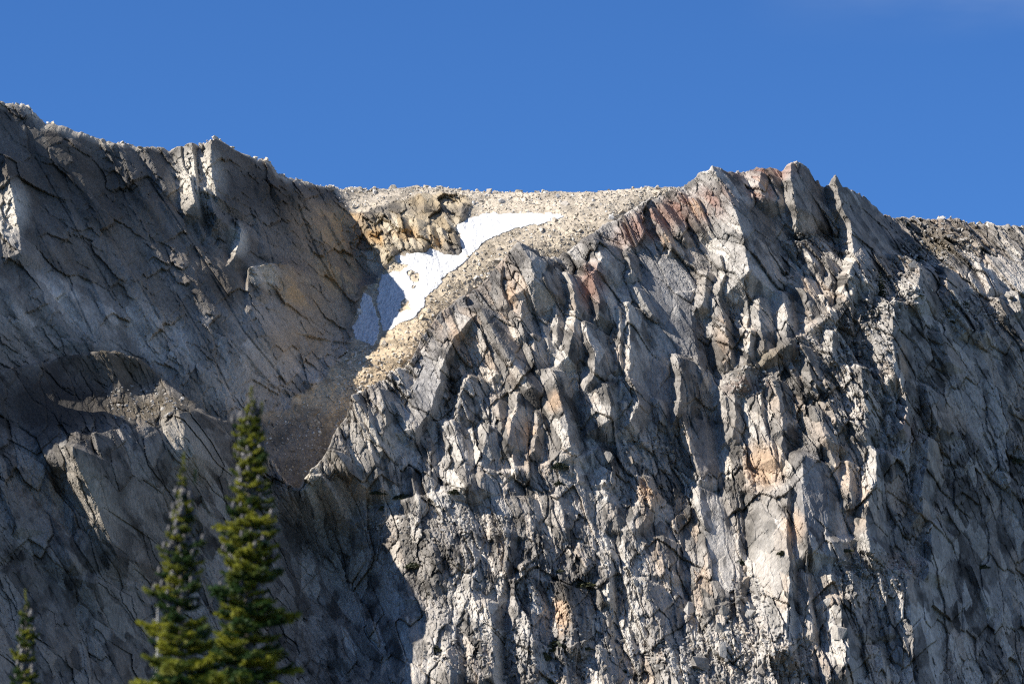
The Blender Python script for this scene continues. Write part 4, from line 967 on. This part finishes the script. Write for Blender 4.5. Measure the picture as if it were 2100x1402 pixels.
def tree_at(px, py, Yd):                       # tip pixel and distance -> base on the ground, height
    x, z = at(px, py, Yd)
    return (float(x), Yd, 0.0), float(z)
TW = 60.0
b1, hgt = tree_at(514, 822, TW)
fir(b1, hgt, [(0, .05), (.3, .18), (.8, .29), (1.5, .36), (2.2, .46), (3.0, .56), (4.0, .68), (8, 1.2)], 'tallest out-of-focus fir in front, its upper half crowded with dark cones', random.Random(5), .10, 240, (.12, 2.9), leaders=2, per=7, bare_below=4.65)
b2, hgt = tree_at(375, 958, TW - 3)
fir(b2, hgt, [(0, .05), (.4, .10), (.8, .24), (1.4, .34), (2.2, .46), (3.2, .66), (8, 1.2)], 'middle-sized blurred fir with a long bare leader beside the tallest fir', random.Random(9), .10, 200, (.40, 2.1), leaders=2, per=7, bare_below=4.2)
b3, hgt = tree_at(55, 1236, TW + 6)
fir(b3, hgt, [(0, .05), (.3, .15), (.8, .22), (1.4, .32), (8, .9)], 'small dark fir top poking up in the bottom left corner', random.Random(13), .125, 50, (.25, 1.3), leaders=1, per=6, bare_below=2.6)
p = on_front(1806, 612)
fir((p[0], p[1] - .3, p[2] - .4), 58 * P, [(0, .25), (2, .8), (4, 1.25), (6.5, 1.6)], 'lone small dark fir growing on the pale knob high on the right cliff', random.Random(3), .42, branches=FARBRANCH, per=6, bare_below=6.0)

def shrub_mesh(seed):
    rg = random.Random(seed); V, F = [], []
    for i in range(420):
        a = rg.uniform(0, 6.283); r = math.sqrt(rg.random()); h = rg.random() ** .7 * (1 - r * r) * .9
        p = Vector((r * math.cos(a) * (1 + .3 * math.sin(3 * a + seed)), r * math.sin(a), h))
        d = Vector((rg.gauss(0, 1), rg.gauss(0, 1), rg.gauss(.5, 1))).normalized(); e = d.orthogonal().normalized(); s = rg.uniform(.09, .2)
        k = len(V); V += [p - e * s, p + e * s, p + d * s * 1.6]; F.append((k, k + 1, k + 2))
    me = bpy.data.meshes.new('foliage'); me.from_pydata([tuple(v) for v in V], [], F); me.materials.append(MAT_SHRUB)
    return me
SHRUBS = [shrub_mesh(i) for i in range(3)]
SH = [(775, 1012, 22, 8, 'dark shrub on the ledge below the spur, nearest its tip'), (826, 1016, 26, 12, 'spreading dark shrub in the middle of the ledge below the spur'), (786, 1040, 12, 12, 'small shrub hanging just under the spur ledge'),
      (934, 1010, 18, 12, 'rounded shrub at the right end of the spur ledge'), (1147, 956, 22, 16, 'dark shrub at the foot of the splintered pillar in mid face'), (1146, 990, 16, 10, 'low shrub just below the splintered pillar'), (1146, 1322, 46, 26, 'largest dark shrub, a wide mat low on the face'),
      (1195, 1196, 30, 10, 'thin shrub strip beside the pale boulder in the lower gully'), (1118, 1345, 14, 20, 'narrow shrub left of the largest mat'), (1600, 1138, 13, 12, 'shrub in the dark hollow on the white pillar'), (2012, 1158, 20, 12, 'dark shrub alone on the shaded right wall'),
      (1880, 617, 12, 5, 'yellow-green cushion on the ledge beside the lone fir'), (1972, 622, 16, 14, 'dark shrub in the notch right of the lone fir'), (1950, 658, 14, 8, 'black tuft standing in for a dark hole under the notch'), (1730, 1130, 22, 7, 'mossy strip on top of the rubble step'),  # the black tuft under the notch is added for a dark hole
      (890, 1328, 16, 16, 'shrub at the bottom left of the lit face'), (845, 1158, 22, 12, 'shrub among splinters left of centre'), (1280, 1372, 14, 8, 'small shrub near the bottom edge of the face'), (1148, 1170, 10, 7, 'tiny shrub above the orange flake'), (1517, 1150, 16, 12, 'dark shrub in the crack left of the white pillar'),
      (1200, 1330, 16, 7, 'low shrub right of the largest mat'), (1125, 1398, 12, 8, 'shrub cut by the bottom edge of the picture'), (2085, 940, 18, 14, 'dark shrub at the right edge of the picture')]
for (px, py, rx, ry, lb) in SH:
    p = on_front(px, py)
    if not p: continue
    o = link('shrub', SHRUBS[rnd.randrange(3)]); o.location = (p[0], p[1] - .3, p[2] - ry * P * .5); o.scale = (rx * P * .75, rx * P * .45, ry * P * .8); o.rotation_euler = (.3, 0, rnd.uniform(-.4, .4))
    tag(o, lb, 'shrub', 'shrubs on the cliff ledges')

# thin dead stem beside the middle fir
bx, bz = at(323, 1238, TW - 2)
tv, tf = tube([(0, 0, -.5), (.02, 0, bz * .4), (-.01, 0, bz * .7), (.01, 0, bz * .9), (0, 0, bz)], [.04, .03, .022, .016, .005], 7)
tw = []
V_, F_ = [tuple(v) for v in tv], list(tf)
rg = random.Random(21)
for i in range(14):
    z_ = bz - .12 - i * .1; a_ = rg.uniform(0, 6.28); L_ = rg.uniform(.05, .16)
    v2, f2 = tube([(0, 0, z_), (math.cos(a_) * L_, math.sin(a_) * L_, z_ + rg.uniform(-.05, .03))], [.008, .003], 4)
    n0 = len(V_); V_ += [tuple(v) for v in v2]; F_ += [tuple(k + n0 for k in f) for f in f2]
me = bpy.data.meshes.new('dead_stem'); me.from_pydata(V_, [], F_); me.materials.append(plain_material('bleached_wood', (0.42, 0.40, 0.37), (0.60, 0.58, 0.55), 9, .8))
o = link('dead_stem', me); o.location = (float(bx), TW - 2, 0)
tag(o, 'thin bleached dead stem at the left edge of the middle-sized fir', 'dead tree')
